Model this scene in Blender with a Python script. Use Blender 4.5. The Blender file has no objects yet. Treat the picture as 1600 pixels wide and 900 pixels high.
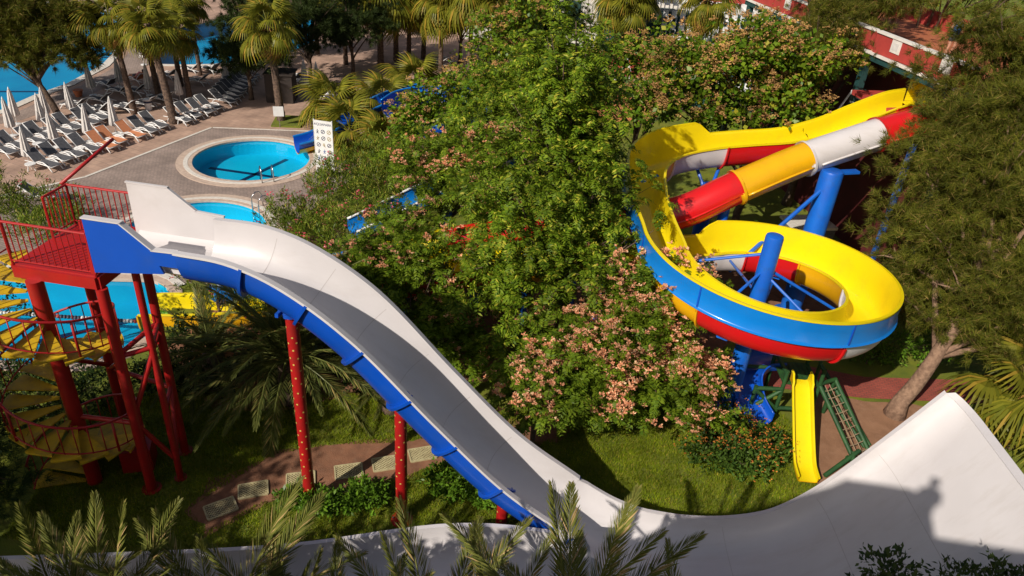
import bpy, bmesh, math, random
import numpy as np
from mathutils import Vector, Matrix

# ------------------------------------------------------------------ camera, sky, sun, exposure
scene = bpy.context.scene
R_ = math.radians
CAM_H = 16.0
cam_d = bpy.data.cameras.new('camera'); cam = bpy.data.objects.new('camera', cam_d)
scene.collection.objects.link(cam); scene.camera = cam
cam_d.sensor_width = 36.0; cam_d.lens = 36.0*1150/1600; cam_d.clip_end = 2000; cam_d.clip_start = 0.1
# rows: image right / image up / backwards, in world axes (pitched 31 degrees down, rolled 4.6 degrees)
_r = Vector((0.99679, 0.04088, 0.06883)); _d = Vector((0.08005, -0.50902, -0.85702)); _f = Vector((0.0, 0.85978, -0.51066))
cam.matrix_world = Matrix(((_r.x, -_d.x, -_f.x, 0), (_r.y, -_d.y, -_f.y, 0), (_r.z, -_d.z, -_f.z, CAM_H), (0, 0, 0, 1)))

SUN_EL = R_(36.1); SUN_DIR = (-0.608, -0.794)              # towards the sun, seen from above
w = bpy.data.worlds.new('World'); scene.world = w; w.use_nodes = True
nt = w.node_tree; sky = nt.nodes.new('ShaderNodeTexSky'); sky.sky_type = 'NISHITA'; sky.sun_disc = False
sky.sun_elevation = SUN_EL; sky.sun_rotation = math.atan2(SUN_DIR[0], SUN_DIR[1]); sky.air_density = 1.0; sky.dust_density = 2.5; sky.ozone_density = 0.4
nt.nodes['Background'].inputs[1].default_value = 0.068
hs_ = nt.nodes.new('ShaderNodeHueSaturation'); hs_.inputs['Saturation'].default_value = 0.95; nt.links.new(sky.outputs[0], hs_.inputs['Color']); nt.links.new(hs_.outputs[0], nt.nodes['Background'].inputs[0])
sl = bpy.data.lights.new('sun', 'SUN'); sl.energy = 5.0; sl.angle = R_(0.5); sl.color = (1.0, 0.925, 0.82)
so = bpy.data.objects.new('sun', sl); scene.collection.objects.link(so)
_n = math.hypot(*SUN_DIR)
_s = Vector((SUN_DIR[0]/_n*math.cos(SUN_EL), SUN_DIR[1]/_n*math.cos(SUN_EL), math.sin(SUN_EL)))
so.rotation_euler = _s.to_track_quat('Z', 'Y').to_euler(); so.location = (-30, -30, 50)
vs = scene.view_settings; vs.view_transform = 'Standard'; vs.look = 'None'; vs.exposure = -0.02; vs.gamma = 1.0
scene.cycles.max_bounces = 6; scene.cycles.transparent_max_bounces = 12

rnd = random.Random(7); rng = np.random.default_rng(11)
COL = scene.collection

# ------------------------------------------------------------------ materials
MATS = {}
def _pr(m): return m.node_tree.nodes['Principled BSDF']
def mat(name, c, rough=0.5, c2=None, scale=4.0, bump=0.0, bscale=40.0, spec=0.5, coat=0.0, detail=4.0, metal=0.0, dirt=None, dscale=1.2, damt=0.4, dmap=None):
    if name in MATS: return MATS[name]
    m = bpy.data.materials.new(name); m.use_nodes = True; n = m.node_tree; p = _pr(m)
    p.inputs['Base Color'].default_value = (*c, 1); p.inputs['Roughness'].default_value = rough
    p.inputs['Specular IOR Level'].default_value = spec; p.inputs['Metallic'].default_value = metal
    p.inputs['Coat Weight'].default_value = coat; p.inputs['Coat Roughness'].default_value = 0.12
    tc = n.nodes.new('ShaderNodeTexCoord'); last = None
    if c2 is not None:
        no = n.nodes.new('ShaderNodeTexNoise'); no.inputs['Scale'].default_value = scale; no.inputs['Detail'].default_value = detail
        n.links.new(tc.outputs['Object'], no.inputs['Vector'])
        r = n.nodes.new('ShaderNodeValToRGB'); r.color_ramp.elements[0].position = 0.35; r.color_ramp.elements[1].position = 0.65
        r.color_ramp.elements[0].color = (*c, 1); r.color_ramp.elements[1].color = (*c2, 1)
        n.links.new(no.outputs['Fac'], r.inputs[0]); last = r.outputs[0]
    if dirt is not None:
        no = n.nodes.new('ShaderNodeTexNoise'); no.inputs['Scale'].default_value = dscale; no.inputs['Detail'].default_value = 8; no.inputs['Roughness'].default_value = 0.7
        mp = n.nodes.new('ShaderNodeMapping'); mp.inputs['Scale'].default_value = dmap or (1, 1, 1); n.links.new(tc.outputs['Object'], mp.inputs[0]); n.links.new(mp.outputs[0], no.inputs['Vector'])
        r = n.nodes.new('ShaderNodeValToRGB'); r.color_ramp.elements[0].position = 0.5; r.color_ramp.elements[1].position = 0.75
        r.color_ramp.elements[0].color = (0, 0, 0, 1); r.color_ramp.elements[1].color = (damt, damt, damt, 1)
        n.links.new(no.outputs['Fac'], r.inputs[0])
        mx = n.nodes.new('ShaderNodeMix'); mx.data_type = 'RGBA'; n.links.new(r.outputs[0], mx.inputs['Factor'])
        if last is None: mx.inputs['A'].default_value = (*c, 1)
        else: n.links.new(last, mx.inputs['A'])
        mx.inputs['B'].default_value = (*dirt, 1); last = mx.outputs['Result']
    if last is not None: n.links.new(last, p.inputs['Base Color'])
    if bump > 0:
        nb = n.nodes.new('ShaderNodeTexNoise'); nb.inputs['Scale'].default_value = bscale; nb.inputs['Detail'].default_value = 3
        n.links.new(tc.outputs['Object'], nb.inputs['Vector'])
        bn = n.nodes.new('ShaderNodeBump'); bn.inputs['Strength'].default_value = bump; bn.inputs['Distance'].default_value = 0.03
        n.links.new(nb.outputs['Fac'], bn.inputs['Height']); n.links.new(bn.outputs[0], p.inputs['Normal'])
    MATS[name] = m; return m

def leafmat(name, c1, c2, c3=None, trans=0.25, rough=0.5, nscale=0.6, spec=0.15):
    if name in MATS: return MATS[name]
    m = bpy.data.materials.new(name); m.use_nodes = True; n = m.node_tree; p = _pr(m)
    g = n.nodes.new('ShaderNodeNewGeometry'); tc = n.nodes.new('ShaderNodeTexCoord')
    r = n.nodes.new('ShaderNodeValToRGB'); e = r.color_ramp.elements
    e[0].position = 0.0; e[0].color = (*c1, 1); e[1].position = 0.85; e[1].color = (*c2, 1)
    if c3: k = e.new(0.97); k.color = (*c3, 1)
    n.links.new(g.outputs['Random Per Island'], r.inputs[0])
    no = n.nodes.new('ShaderNodeTexNoise'); no.inputs['Scale'].default_value = nscale; no.inputs['Detail'].default_value = 2
    n.links.new(tc.outputs['Object'], no.inputs['Vector'])
    hs = n.nodes.new('ShaderNodeHueSaturation'); n.links.new(r.outputs[0], hs.inputs['Color'])
    mr = n.nodes.new('ShaderNodeMapRange'); mr.inputs[1].default_value = 0.3; mr.inputs[2].default_value = 0.7; mr.inputs[3].default_value = 0.6; mr.inputs[4].default_value = 1.35
    n.links.new(no.outputs['Fac'], mr.inputs[0]); n.links.new(mr.outputs[0], hs.inputs['Value'])
    n.links.new(hs.outputs[0], p.inputs['Base Color']); p.inputs['Roughness'].default_value = rough; p.inputs['Specular IOR Level'].default_value = spec
    t = n.nodes.new('ShaderNodeBsdfTranslucent'); n.links.new(hs.outputs[0], t.inputs[0])
    mx = n.nodes.new('ShaderNodeMixShader'); mx.inputs[0].default_value = trans
    n.links.new(p.outputs[0], mx.inputs[1]); n.links.new(t.outputs[0], mx.inputs[2])
    n.links.new(mx.outputs[0], n.nodes['Material Output'].inputs[0])
    MATS[name] = m; return m

def watermat(name, tint):
    m = bpy.data.materials.new(name); m.use_nodes = True; n = m.node_tree; n.nodes.remove(_pr(m))
    t = n.nodes.new('ShaderNodeBsdfTransparent'); t.inputs[0].default_value = (*tint, 1)
    g = n.nodes.new('ShaderNodeBsdfGlossy'); g.inputs['Roughness'].default_value = 0.03
    fr = n.nodes.new('ShaderNodeLayerWeight'); fr.inputs[0].default_value = 0.5
    tc = n.nodes.new('ShaderNodeTexCoord'); no = n.nodes.new('ShaderNodeTexNoise'); no.inputs['Scale'].default_value = 3.0; no.inputs['Detail'].default_value = 3
    n.links.new(tc.outputs['Object'], no.inputs['Vector'])
    bn = n.nodes.new('ShaderNodeBump'); bn.inputs['Strength'].default_value = 0.25; bn.inputs['Distance'].default_value = 0.05
    n.links.new(no.outputs['Fac'], bn.inputs['Height']); n.links.new(bn.outputs[0], g.inputs['Normal']); n.links.new(bn.outputs[0], fr.inputs['Normal'])
    pw = n.nodes.new('ShaderNodeMath'); pw.operation = 'POWER'; pw.inputs[1].default_value = 4.0; n.links.new(fr.outputs['Facing'], pw.inputs[0])
    ml = n.nodes.new('ShaderNodeMath'); ml.operation = 'MULTIPLY_ADD'; ml.inputs[1].default_value = 0.35; ml.inputs[2].default_value = 0.025; n.links.new(pw.outputs[0], ml.inputs[0])
    mx = n.nodes.new('ShaderNodeMixShader'); n.links.new(ml.outputs[0], mx.inputs[0]); n.links.new(t.outputs[0], mx.inputs[1]); n.links.new(g.outputs[0], mx.inputs[2])
    n.links.new(mx.outputs[0], n.nodes['Material Output'].inputs[0]); MATS[name] = m; return m

def pavemat(name, c1, c2, mortar, sx, sy, rot=0.0):
    m = bpy.data.materials.new(name); m.use_nodes = True; n = m.node_tree; p = _pr(m)
    tc = n.nodes.new('ShaderNodeTexCoord'); mp = n.nodes.new('ShaderNodeMapping'); mp.inputs['Rotation'].default_value = (0, 0, rot)
    n.links.new(tc.outputs['Object'], mp.inputs[0])
    b = n.nodes.new('ShaderNodeTexBrick'); b.inputs['Scale'].default_value = 1.0; b.inputs['Brick Width'].default_value = sx; b.inputs['Row Height'].default_value = sy
    b.inputs['Mortar Size'].default_value = 0.012; b.inputs['Color1'].default_value = (*c1, 1); b.inputs['Color2'].default_value = (*c2, 1); b.inputs['Mortar'].default_value = (*mortar, 1)
    n.links.new(mp.outputs[0], b.inputs['Vector'])
    no = n.nodes.new('ShaderNodeTexNoise'); no.inputs['Scale'].default_value = 0.7; no.inputs['Detail'].default_value = 7; n.links.new(tc.outputs['Object'], no.inputs['Vector'])
    hs = n.nodes.new('ShaderNodeHueSaturation'); mr = n.nodes.new('ShaderNodeMapRange'); mr.inputs[1].default_value = 0.3; mr.inputs[2].default_value = 0.7; mr.inputs[3].default_value = 0.75; mr.inputs[4].default_value = 1.2
    n.links.new(no.outputs['Fac'], mr.inputs[0]); n.links.new(mr.outputs[0], hs.inputs['Value']); n.links.new(b.outputs['Color'], hs.inputs['Color'])
    n.links.new(hs.outputs[0], p.inputs['Base Color']); p.inputs['Roughness'].default_value = 0.8
    bn = n.nodes.new('ShaderNodeBump'); bn.inputs['Strength'].default_value = 0.5; bn.inputs['Distance'].default_value = 0.01; bn.invert = True
    n.links.new(b.outputs['Fac'], bn.inputs['Height']); n.links.new(bn.outputs[0], p.inputs['Normal']); MATS[name] = m; return m

M_white = mat('white_gelcoat', (0.62, 0.585, 0.585), 0.38, (0.58, 0.545, 0.545), 0.8, dirt=(0.40, 0.35, 0.31), dscale=1.6, damt=0.30, coat=0.1, dmap=(0.25, 2.2, 0.6))
M_seam = mat('seam_sealant', (0.50, 0.46, 0.45), 0.6, (0.44, 0.40, 0.39), 6.0)
M_blue = mat('blue_gelcoat', (0.003, 0.065, 0.42), 0.3, (0.004, 0.075, 0.48), 0.7, coat=0.3, dirt=(0.05, 0.10, 0.25), damt=0.25)
M_sky = mat('light_blue_gelcoat', (0.003, 0.165, 0.54), 0.28, (0.004, 0.19, 0.60), 0.7, coat=0.4, dirt=(0.05, 0.16, 0.35), damt=0.25)
M_yel = mat('yellow_gelcoat', (0.80, 0.63, 0.006), 0.3, (0.78, 0.60, 0.006), 0.6, coat=0.3, dirt=(0.5, 0.36, 0.03), damt=0.25)
M_oyel = mat('deep_yellow_gelcoat', (0.76, 0.40, 0.006), 0.3, (0.70, 0.36, 0.005), 0.6, coat=0.4, dirt=(0.4, 0.22, 0.02), damt=0.3)
M_red = mat('red_gelcoat', (0.62, 0.008, 0.010), 0.28, (0.56, 0.010, 0.012), 0.6, coat=0.4, dirt=(0.28, 0.03, 0.02), damt=0.3)
M_redp = mat('red_painted_steel', (0.40, 0.010, 0.010), 0.42, (0.34, 0.010, 0.010), 2.0, bump=0.06, dirt=(0.20, 0.03, 0.02), damt=0.5, dscale=2.5)
M_redr = mat('red_rail_paint', (0.42, 0.010, 0.012), 0.45, (0.34, 0.012, 0.012), 3.0)
M_bluep = mat('blue_painted_steel', (0.006, 0.10, 0.50), 0.4, (0.006, 0.13, 0.56), 1.5, coat=0.15, dirt=(0.04, 0.07, 0.16), damt=0.5, dscale=2.0)
M_tread = mat('yellow_tread_paint', (0.62, 0.40, 0.008), 0.55, (0.48, 0.30, 0.008), 3.0, bump=0.15, dirt=(0.16, 0.12, 0.05), damt=0.7, dscale=3.0)
M_green = mat('green_painted_log', (0.022, 0.085, 0.02), 0.6, (0.012, 0.05, 0.014), 3.0, bump=0.2, bscale=25)
M_bark = mat('brown_bark', (0.13, 0.085, 0.055), 0.9, (0.065, 0.04, 0.028), 6.0, bump=0.9, bscale=18)
M_bark2 = mat('pale_conifer_bark', (0.30, 0.185, 0.12), 0.9, (0.17, 0.10, 0.065), 7.0, bump=0.9, bscale=14)
M_palmbark = mat('palm_bark', (0.15, 0.095, 0.065), 0.9, (0.055, 0.034, 0.025), 9.0, bump=1.0, bscale=14)
M_stone = mat('pale_coping_stone', (0.56, 0.43, 0.34), 0.7, (0.46, 0.34, 0.27), 5.0, bump=0.1)
M_wstone = mat('white_edge_stone', (0.68, 0.64, 0.58), 0.7, (0.58, 0.53, 0.47), 6.0)
M_basin = mat('turquoise_pool_plaster', (0.006, 0.46, 0.66), 0.5, (0.010, 0.52, 0.70), 0.8)
M_basind = mat('blue_pool_tile', (0.004, 0.22, 0.50), 0.4, (0.006, 0.28, 0.55), 4.0)
M_lag = mat('deep_blue_pool_plaster', (0.004, 0.28, 0.50), 0.5, (0.006, 0.34, 0.56), 0.5)
M_line = mat('navy_tile_line', (0.006, 0.015, 0.06), 0.4, (0.01, 0.02, 0.08), 6.0)
M_steel = mat('stainless_steel', (0.55, 0.56, 0.58), 0.2, metal=1.0, c2=(0.6, 0.6, 0.6), scale=6)
M_plastic = mat('white_plastic', (0.74, 0.73, 0.72), 0.4, (0.66, 0.65, 0.64), 5.0)
M_gsling = mat('grey_sling', (0.075, 0.075, 0.085), 0.8, (0.11, 0.11, 0.12), 9.0)
M_osling = mat('orange_sling', (0.62, 0.24, 0.11), 0.8, (0.54, 0.20, 0.09), 9.0)
M_canv = mat('cream_canvas', (0.66, 0.63, 0.60), 0.85, (0.54, 0.51, 0.49), 5.0, bump=0.15)
M_dark = mat('dark_brown_wood', (0.02, 0.014, 0.012), 0.7, (0.03, 0.02, 0.016), 4.0)
M_soil = mat('brown_soil', (0.26, 0.115, 0.06), 0.95, (0.17, 0.075, 0.04), 2.2, bump=0.6, bscale=25, dirt=(0.27, 0.16, 0.10), dscale=5.0, damt=0.5)
M_sand = mat('reddish_sand', (0.30, 0.155, 0.085), 0.95, (0.23, 0.115, 0.06), 1.8, bump=0.5, bscale=30, dirt=(0.36, 0.21, 0.13), dscale=4.0, damt=0.5)
M_grid = mat('cream_plastic_grid', (0.50, 0.44, 0.25), 0.6, (0.42, 0.36, 0.20), 6.0, dirt=(0.25, 0.18, 0.10), dscale=5.0, damt=0.5)
M_grass = mat('lawn_ground', (0.165, 0.185, 0.008), 0.95, (0.10, 0.135, 0.008), 1.3, bump=0.7, bscale=45, detail=8, dirt=(0.17, 0.12, 0.035), dscale=2.2, damt=0.6)
M_terra = mat('terracotta', (0.42, 0.13, 0.05), 0.8, (0.36, 0.11, 0.05), 6.0)
M_teal = mat('dark_teal_paint', (0.012, 0.05, 0.05), 0.6, (0.02, 0.07, 0.065), 3.0)
M_maroon = mat('dark_maroon_render', (0.10, 0.010, 0.010), 0.8, (0.07, 0.008, 0.008), 2.0)
M_wallred = mat('brick_red_render', (0.42, 0.045, 0.035), 0.75, (0.36, 0.04, 0.032), 2.5, bump=0.1, dirt=(0.25, 0.06, 0.05), damt=0.4)
M_wallw = mat('white_render', (0.72, 0.68, 0.63), 0.8, (0.64, 0.60, 0.55), 2.0)
M_skin = mat('skin', (0.50, 0.26, 0.17), 0.6, (0.46, 0.23, 0.15), 4.0)
M_hair = mat('dark_hair', (0.03, 0.018, 0.01), 0.7, (0.04, 0.025, 0.015), 20.0)
M_shirt = mat('blue_cloth', (0.02, 0.16, 0.50), 0.85, (0.025, 0.19, 0.55), 8.0)
M_rope = mat('pale_rope', (0.30, 0.22, 0.13), 0.9, (0.24, 0.17, 0.10), 12.0)
M_pave = pavemat('grey_stone_paving', (0.35, 0.265, 0.225), (0.28, 0.215, 0.185), (0.18, 0.14, 0.12), 0.24, 0.12, 0.42)
M_tile = pavemat('pink_stone_tiles', (0.44, 0.29, 0.215), (0.37, 0.24, 0.18), (0.27, 0.19, 0.15), 0.45, 0.45, 0.42)
M_redpave = pavemat('red_brick_paving', (0.34, 0.075, 0.05), (0.28, 0.06, 0.042), (0.18, 0.06, 0.045), 0.22, 0.11, 0.1)
M_water = watermat('pool_water', (0.50, 0.90, 0.97))

# ------------------------------------------------------------------ object helpers
WL = {}                                                        # world position of each object's origin
def wl(o): return WL.get(o.name, Vector((0, 0, 0))) if o else Vector((0, 0, 0))
def tag(o, label=None, cat=None, group=None, kind=None):
    if label: o['label'] = label
    if cat: o['category'] = cat
    if group: o['group'] = group
    if kind: o['kind'] = kind
    return o
def thing(name, loc, label, cat, group=None):
    o = bpy.data.objects.new(name, None); o.empty_display_size = 0.2; COL.objects.link(o); o.location = loc; WL[o.name] = Vector(loc)
    return tag(o, label, cat, group)
def link(name, me, parent=None, loc=None):
    o = bpy.data.objects.new(name, me); COL.objects.link(o)
    if parent: o.parent = parent
    if loc is not None: o.location = loc
    WL[o.name] = wl(parent) + Vector(loc if loc is not None else (0, 0, 0))
    return o
def copy_tree(o, parent=None):
    c = o.copy(); COL.objects.link(c); c.parent = parent
    for ch in o.children: copy_tree(ch, c)
    return c

class MB:
    """collects faces in world coordinates; build() links them as one mesh, relative to the parent's origin"""
    def __init__(s): s.v = []; s.f = []; s.mi = []; s.cur = 0
    def add(s, vs, fs):
        b = len(s.v); s.v += [tuple(p) for p in vs]; s.f += [tuple(i+b for i in f) for f in fs]; s.mi += [s.cur]*len(fs); return s
    def box(s, c, size, rz=0.0, M=None):
        x, y, z = size[0]/2, size[1]/2, size[2]/2; vs = []
        A = M if M is not None else Matrix.Rotation(rz, 3, 'Z')
        for dz in (-z, z):
            for dx, dy in ((-x, -y), (x, -y), (x, y), (-x, y)): vs.append(Vector(c) + A @ Vector((dx, dy, dz)))
        return s.add(vs, [(3, 2, 1, 0), (4, 5, 6, 7), (0, 1, 5, 4), (1, 2, 6, 5), (2, 3, 7, 6), (3, 0, 4, 7)])
    def bar(s, a, b, wd, ht):                                   # a rectangular bar between two points
        a = Vector(a); b = Vector(b); d = (b-a); L = d.length; d.normalize()
        up = Vector((0, 0, 1)) if abs(d.z) < 0.95 else Vector((0, 1, 0)); n = d.cross(up).normalized(); u = n.cross(d)
        return s.box((a+b)/2, (L, wd, ht), M=Matrix((d, n, u)).transposed())
    def tube(s, pts, r, seg=10, cap=True):
        pts = [Vector(p) for p in pts]; n = len(pts); rs = r if isinstance(r, (list, tuple, np.ndarray)) else [r]*n
        vs = []; prev = None
        for i, p in enumerate(pts):
            t = (pts[min(i+1, n-1)] - pts[max(i-1, 0)])
            if t.length < 1e-9: t = Vector((0, 0, 1))
            t.normalize()
            if prev is None:
                a = Vector((1, 0, 0)) if abs(t.x) < 0.9 else Vector((0, 1, 0)); u = t.cross(a).normalized()
            else:
                u = prev - t*prev.dot(t)
                u = u.normalized() if u.length > 1e-6 else t.orthogonal().normalized()
            prev = u; q = t.cross(u)
            for k in range(seg):
                an = 2*math.pi*k/seg; vs.append(p + (u*math.cos(an) + q*math.sin(an))*rs[i])
        fs = [(i*seg+k, i*seg+(k+1) % seg, (i+1)*seg+(k+1) % seg, (i+1)*seg+k) for i in range(n-1) for k in range(seg)]
        if cap: fs += [tuple(range(seg-1, -1, -1)), tuple(range((n-1)*seg, n*seg))]
        return s.add(vs, fs)
    def prism(s, poly, z0, z1):                                 # a vertical prism over a plan polygon (counter-clockwise)
        n = len(poly); vs = [(x, y, z0) for x, y in poly] + [(x, y, z1) for x, y in poly]
        return s.add(vs, [tuple(range(n-1, -1, -1)), tuple(range(n, 2*n))] + [(i, (i+1) % n, (i+1) % n+n, i+n) for i in range(n)])
    def slab(s, poly3, nrm, th):                                # a plate: planar polygon given thickness along nrm
        n = len(poly3); q = Vector(nrm)*th; vs = [Vector(p) for p in poly3] + [Vector(p)+q for p in poly3]
        return s.add(vs, [tuple(range(n-1, -1, -1)), tuple(range(n, 2*n))] + [(i, (i+1) % n, (i+1) % n+n, i+n) for i in range(n)])
    def grid(s, rows, closed=False):                            # rows: list of equal-length point lists
        n = len(rows[0]); vs = [p for r in rows for p in r]; m = n if closed else n-1
        return s.add(vs, [(i*n+k, i*n+(k+1) % n, (i+1)*n+(k+1) % n, (i+1)*n+k) for i in range(len(rows)-1) for k in range(m)])
    def ball(s, c, r, seg=10, rings=6, sz=1.0):
        rows = []
        for i in range(rings+1):
            a = -math.pi/2 + math.pi*i/rings
            rows.append([(c[0]+r*math.cos(a)*math.cos(2*math.pi*k/seg), c[1]+r*math.cos(a)*math.sin(2*math.pi*k/seg), c[2]+r*sz*math.sin(a)) for k in range(seg)])
        return s.grid(rows, True)
    def build(s, name, m, parent=None, smooth=False, ang=None, bevel=0.0, loc=None):
        off = wl(parent) + Vector(loc if loc is not None else (0, 0, 0))
        me = bpy.data.meshes.new(name); me.from_pydata([(x-off.x, y-off.y, z-off.z) for x, y, z in s.v], [], s.f)
        ms = m if isinstance(m, (list, tuple)) else [m]
        for q in ms: me.materials.append(q)
        if len(ms) > 1: me.polygons.foreach_set('material_index', s.mi)
        bm = bmesh.new(); bm.from_mesh(me); bmesh.ops.recalc_face_normals(bm, faces=bm.faces)
        if bevel > 0:
            es = [e for e in bm.edges if len(e.link_faces) == 2 and e.calc_face_angle(0) > 0.6]
            bmesh.ops.bevel(bm, geom=es, offset=bevel, segments=2, affect='EDGES', clamp_overlap=True)
        bm.to_mesh(me); bm.free()
        if smooth:
            me.polygons.foreach_set('use_smooth', [True]*len(me.polygons))
            if ang: me.set_sharp_from_angle(angle=R_(ang))
        me.update(); return link(name, me, parent, loc)

def np_mesh(name, V, F, m, parent=None, smooth=False):           # V (n,3) world, F (k,3 or 4)
    V = np.asarray(V, np.float32); off = wl(parent); V = V - np.array(off, np.float32); F = np.asarray(F, np.int32)
    me = bpy.data.meshes.new(name); k = F.shape[1]
    me.vertices.add(len(V)); me.vertices.foreach_set('co', V.ravel()); me.loops.add(F.size); me.loops.foreach_set('vertex_index', F.ravel())
    me.polygons.add(len(F)); me.polygons.foreach_set('loop_start', np.arange(0, F.size, k, dtype=np.int32))
    me.materials.append(m); me.update(calc_edges=True)
    if smooth: me.polygons.foreach_set('use_smooth', np.ones(len(F), bool))
    return link(name, me, parent)

def sheet(name, outer, holes, z, m, kind='structure', sub=0):
    """a flat sheet with holes"""
    bm = bmesh.new()
    for loop in [outer] + list(holes):
        vv = [bm.verts.new((x, y, z)) for x, y in loop]
        for i in range(len(vv)): bm.edges.new((vv[i], vv[(i+1) % len(vv)]))
    bmesh.ops.triangle_fill(bm, use_beauty=True, use_dissolve=False, edges=bm.edges[:])
    for f in bm.faces:
        if f.normal.z < 0: f.normal_flip()
    me = bpy.data.meshes.new(name); bm.to_mesh(me); bm.free(); me.materials.append(m)
    return tag(link(name, me), kind=kind)

def circ(cx, cy, r, n=48, a0=0.0, a1=360.0, ry=None):
    full = abs(a1-a0) >= 359.9; N = n if full else n+1
    return [(cx+r*math.cos(R_(a0+(a1-a0)*i/n)), cy+(ry or r)*math.sin(R_(a0+(a1-a0)*i/n))) for i in range(N)]
def smooth_path(pts, n, it=1):
    """Catmull-Rom through pts, resampled to n equal steps"""
    P = np.array(pts, float); P = np.vstack([2*P[0]-P[1], P, 2*P[-1]-P[-2]]); out = []
    for i in range(1, len(P)-2):
        for t in np.linspace(0, 1, 24, endpoint=False):
            a, b, c, d = P[i-1:i+3]; out.append(0.5*((2*b)+(-a+c)*t+(2*a-5*b+4*c-d)*t*t+(-a+3*b-3*c+d)*t**3))
    out.append(P[-2]); out = np.array(out); s = np.r_[0, np.cumsum(np.linalg.norm(np.diff(out, axis=0), axis=1))]
    u = np.linspace(0, s[-1], n); return np.stack([np.interp(u, s, out[:, k]) for k in range(out.shape[1])], 1)
def inpoly(P, poly):
    x, y = P[:, 0], P[:, 1]; ins = np.zeros(len(P), bool); n = len(poly)
    for i in range(n):
        x1, y1 = poly[i]; x2, y2 = poly[(i+1) % n]
        c = ((y1 > y) != (y2 > y)) & (x < (x2-x1)*(y-y1)/((y2-y1) or 1e-9)+x1); ins ^= c
    return ins
def wobble(poly, amp, step=0.5, seed=1):
    r = random.Random(seed); out = []
    for i in range(len(poly)):
        a = Vector(poly[i]); b = Vector(poly[(i+1) % len(poly)]); n = max(1, int((b-a).length/step))
        for k in range(n): p = a.lerp(b, k/n); out.append((p.x+r.uniform(-amp, amp), p.y+r.uniform(-amp, amp)))
    return out
# ------------------------------------------------------------------ the setting: ground, paving, pools
P1 = (-15.2, 38.8, 3.2); P2 = (-14.7, 30.0, 3.1)
C1 = circ(*P1, 64); C2 = circ(*P2, 64)
TOWER_POOL = [(-26, 19.6), (-15.4, 19.3), (-14.2, 19.6), (-13.3, 20.4), (-12.9, 21.6), (-12.9, 23.2), (-13.4, 24.5), (-14.6, 25.3), (-16.5, 25.1), (-26, 24.4)]
LAGOON = [(-62, 38), (-36, 38.5), (-33.2, 41), (-32.3, 43.2), (-32.2, 46.5), (-31.7, 49.5), (-31.9, 54.5), (-32.8, 58), (-34.7, 63), (-38, 72), (-62, 78)]
FARPOOL = [(-28.2, 56.2), (-26.2, 56.7), (-24.2, 57.6), (-22.4, 59.2), (-20.5, 62), (-19.5, 68), (-22, 76), (-29, 76), (-32, 68), (-30.3, 60)]
POOLS = [C1, C2, TOWER_POOL, LAGOON, FARPOOL]
sheet('ground', [(-300, -60), (300, -60), (300, 400), (-300, 400)], POOLS, 0.0, M_grass)
sheet('stone_paving', [(-30, 25.4), (-26.2, 24.45), (-16.6, 25.15), (-14.6, 25.4), (-12.4, 25.2), (-11.2, 29), (-10.2, 33), (-9.4, 36), (-8.8, 40), (-9.4, 44.6), (-14.9, 44.0), (-19.28, 43.3), (-22.39, 34.63), (-26.55, 29.67)],
      [C1, C2], 0.010, M_pave)
sheet('tiled_terrace', [(-26.6, 29.7), (-22.43, 34.66), (-19.31, 43.35), (-14.9, 44.04), (-9.4, 44.64), (-4, 48), (2, 60), (2, 110), (-70, 110), (-70, 31)], [LAGOON, FARPOOL], 0.014, M_tile)
mb = MB()
for a, b in (((-26.55, 29.67), (-22.39, 34.63)), ((-22.39, 34.63), (-19.28, 43.3))): mb.bar((*a, 0.024), (*b, 0.024), 0.16, 0.02)
tag(mb.build('white_paving_line', M_wstone), kind='structure')
tag(MB().bar((-19.2, 43.36, 0.024), (-10.5, 44.45, 0.024), 0.1, 0.02).build('paving_edge_strip', M_wstone), kind='structure')
tag(MB().prism([(-15.9, 44.3), (-14.1, 44.5), (-14.2, 46.6), (-16.2, 46.4)], 0.0, 0.12).build('planting_bed', M_grass), kind='structure')
sheet('soil_path', wobble([(-8.3, 13.7), (-8.1, 14.9), (-6.7, 16.2), (-5.1, 16.8), (-3.2, 17.1), (-2.0, 17.5), (-0.9, 18.0), (0.6, 18.6), (2.2, 18.9), (2.2, 17.8), (0.4, 17.2), (-1.0, 16.6), (-2.6, 15.6), (-3.9, 15.0), (-5.4, 14.5), (-6.5, 14.1), (-7.4, 13.0)], 0.13, 0.35, 3), [], 0.004, M_soil)
sheet('sand_playground', wobble([(10.6, 21.15), (14.1, 21.05), (16.7, 21.0), (15.2, 18.8), (12.8, 16.6), (10.6, 14.9), (9.9, 15.3), (9.85, 17.1), (10.2, 18.9)], 0.09, 0.4, 5), [], 0.004, M_sand)
RED = [(5.0, 24.0), (10.0, 23.2), (13.4, 22.5), (18.2, 22.9), (24, 23), (24, 21.3), (18.7, 21.3), (16.5, 21.4), (12.9, 21.2), (9.5, 21.4), (6.1, 22.1), (4.4, 22.5)]
sheet('red_brick_path', RED, [], 0.010, M_redpave)
sheet('shaded_soil_bed', wobble([(-9, 17.6), (-5, 19), (0, 20.5), (5, 20.4), (9, 24.4), (15, 24), (16, 30), (9, 33), (2, 33), (-9, 31), (-11.4, 25), (-12.2, 21)], 0.25, 0.7, 8), [], 0.004, M_soil)

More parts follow.
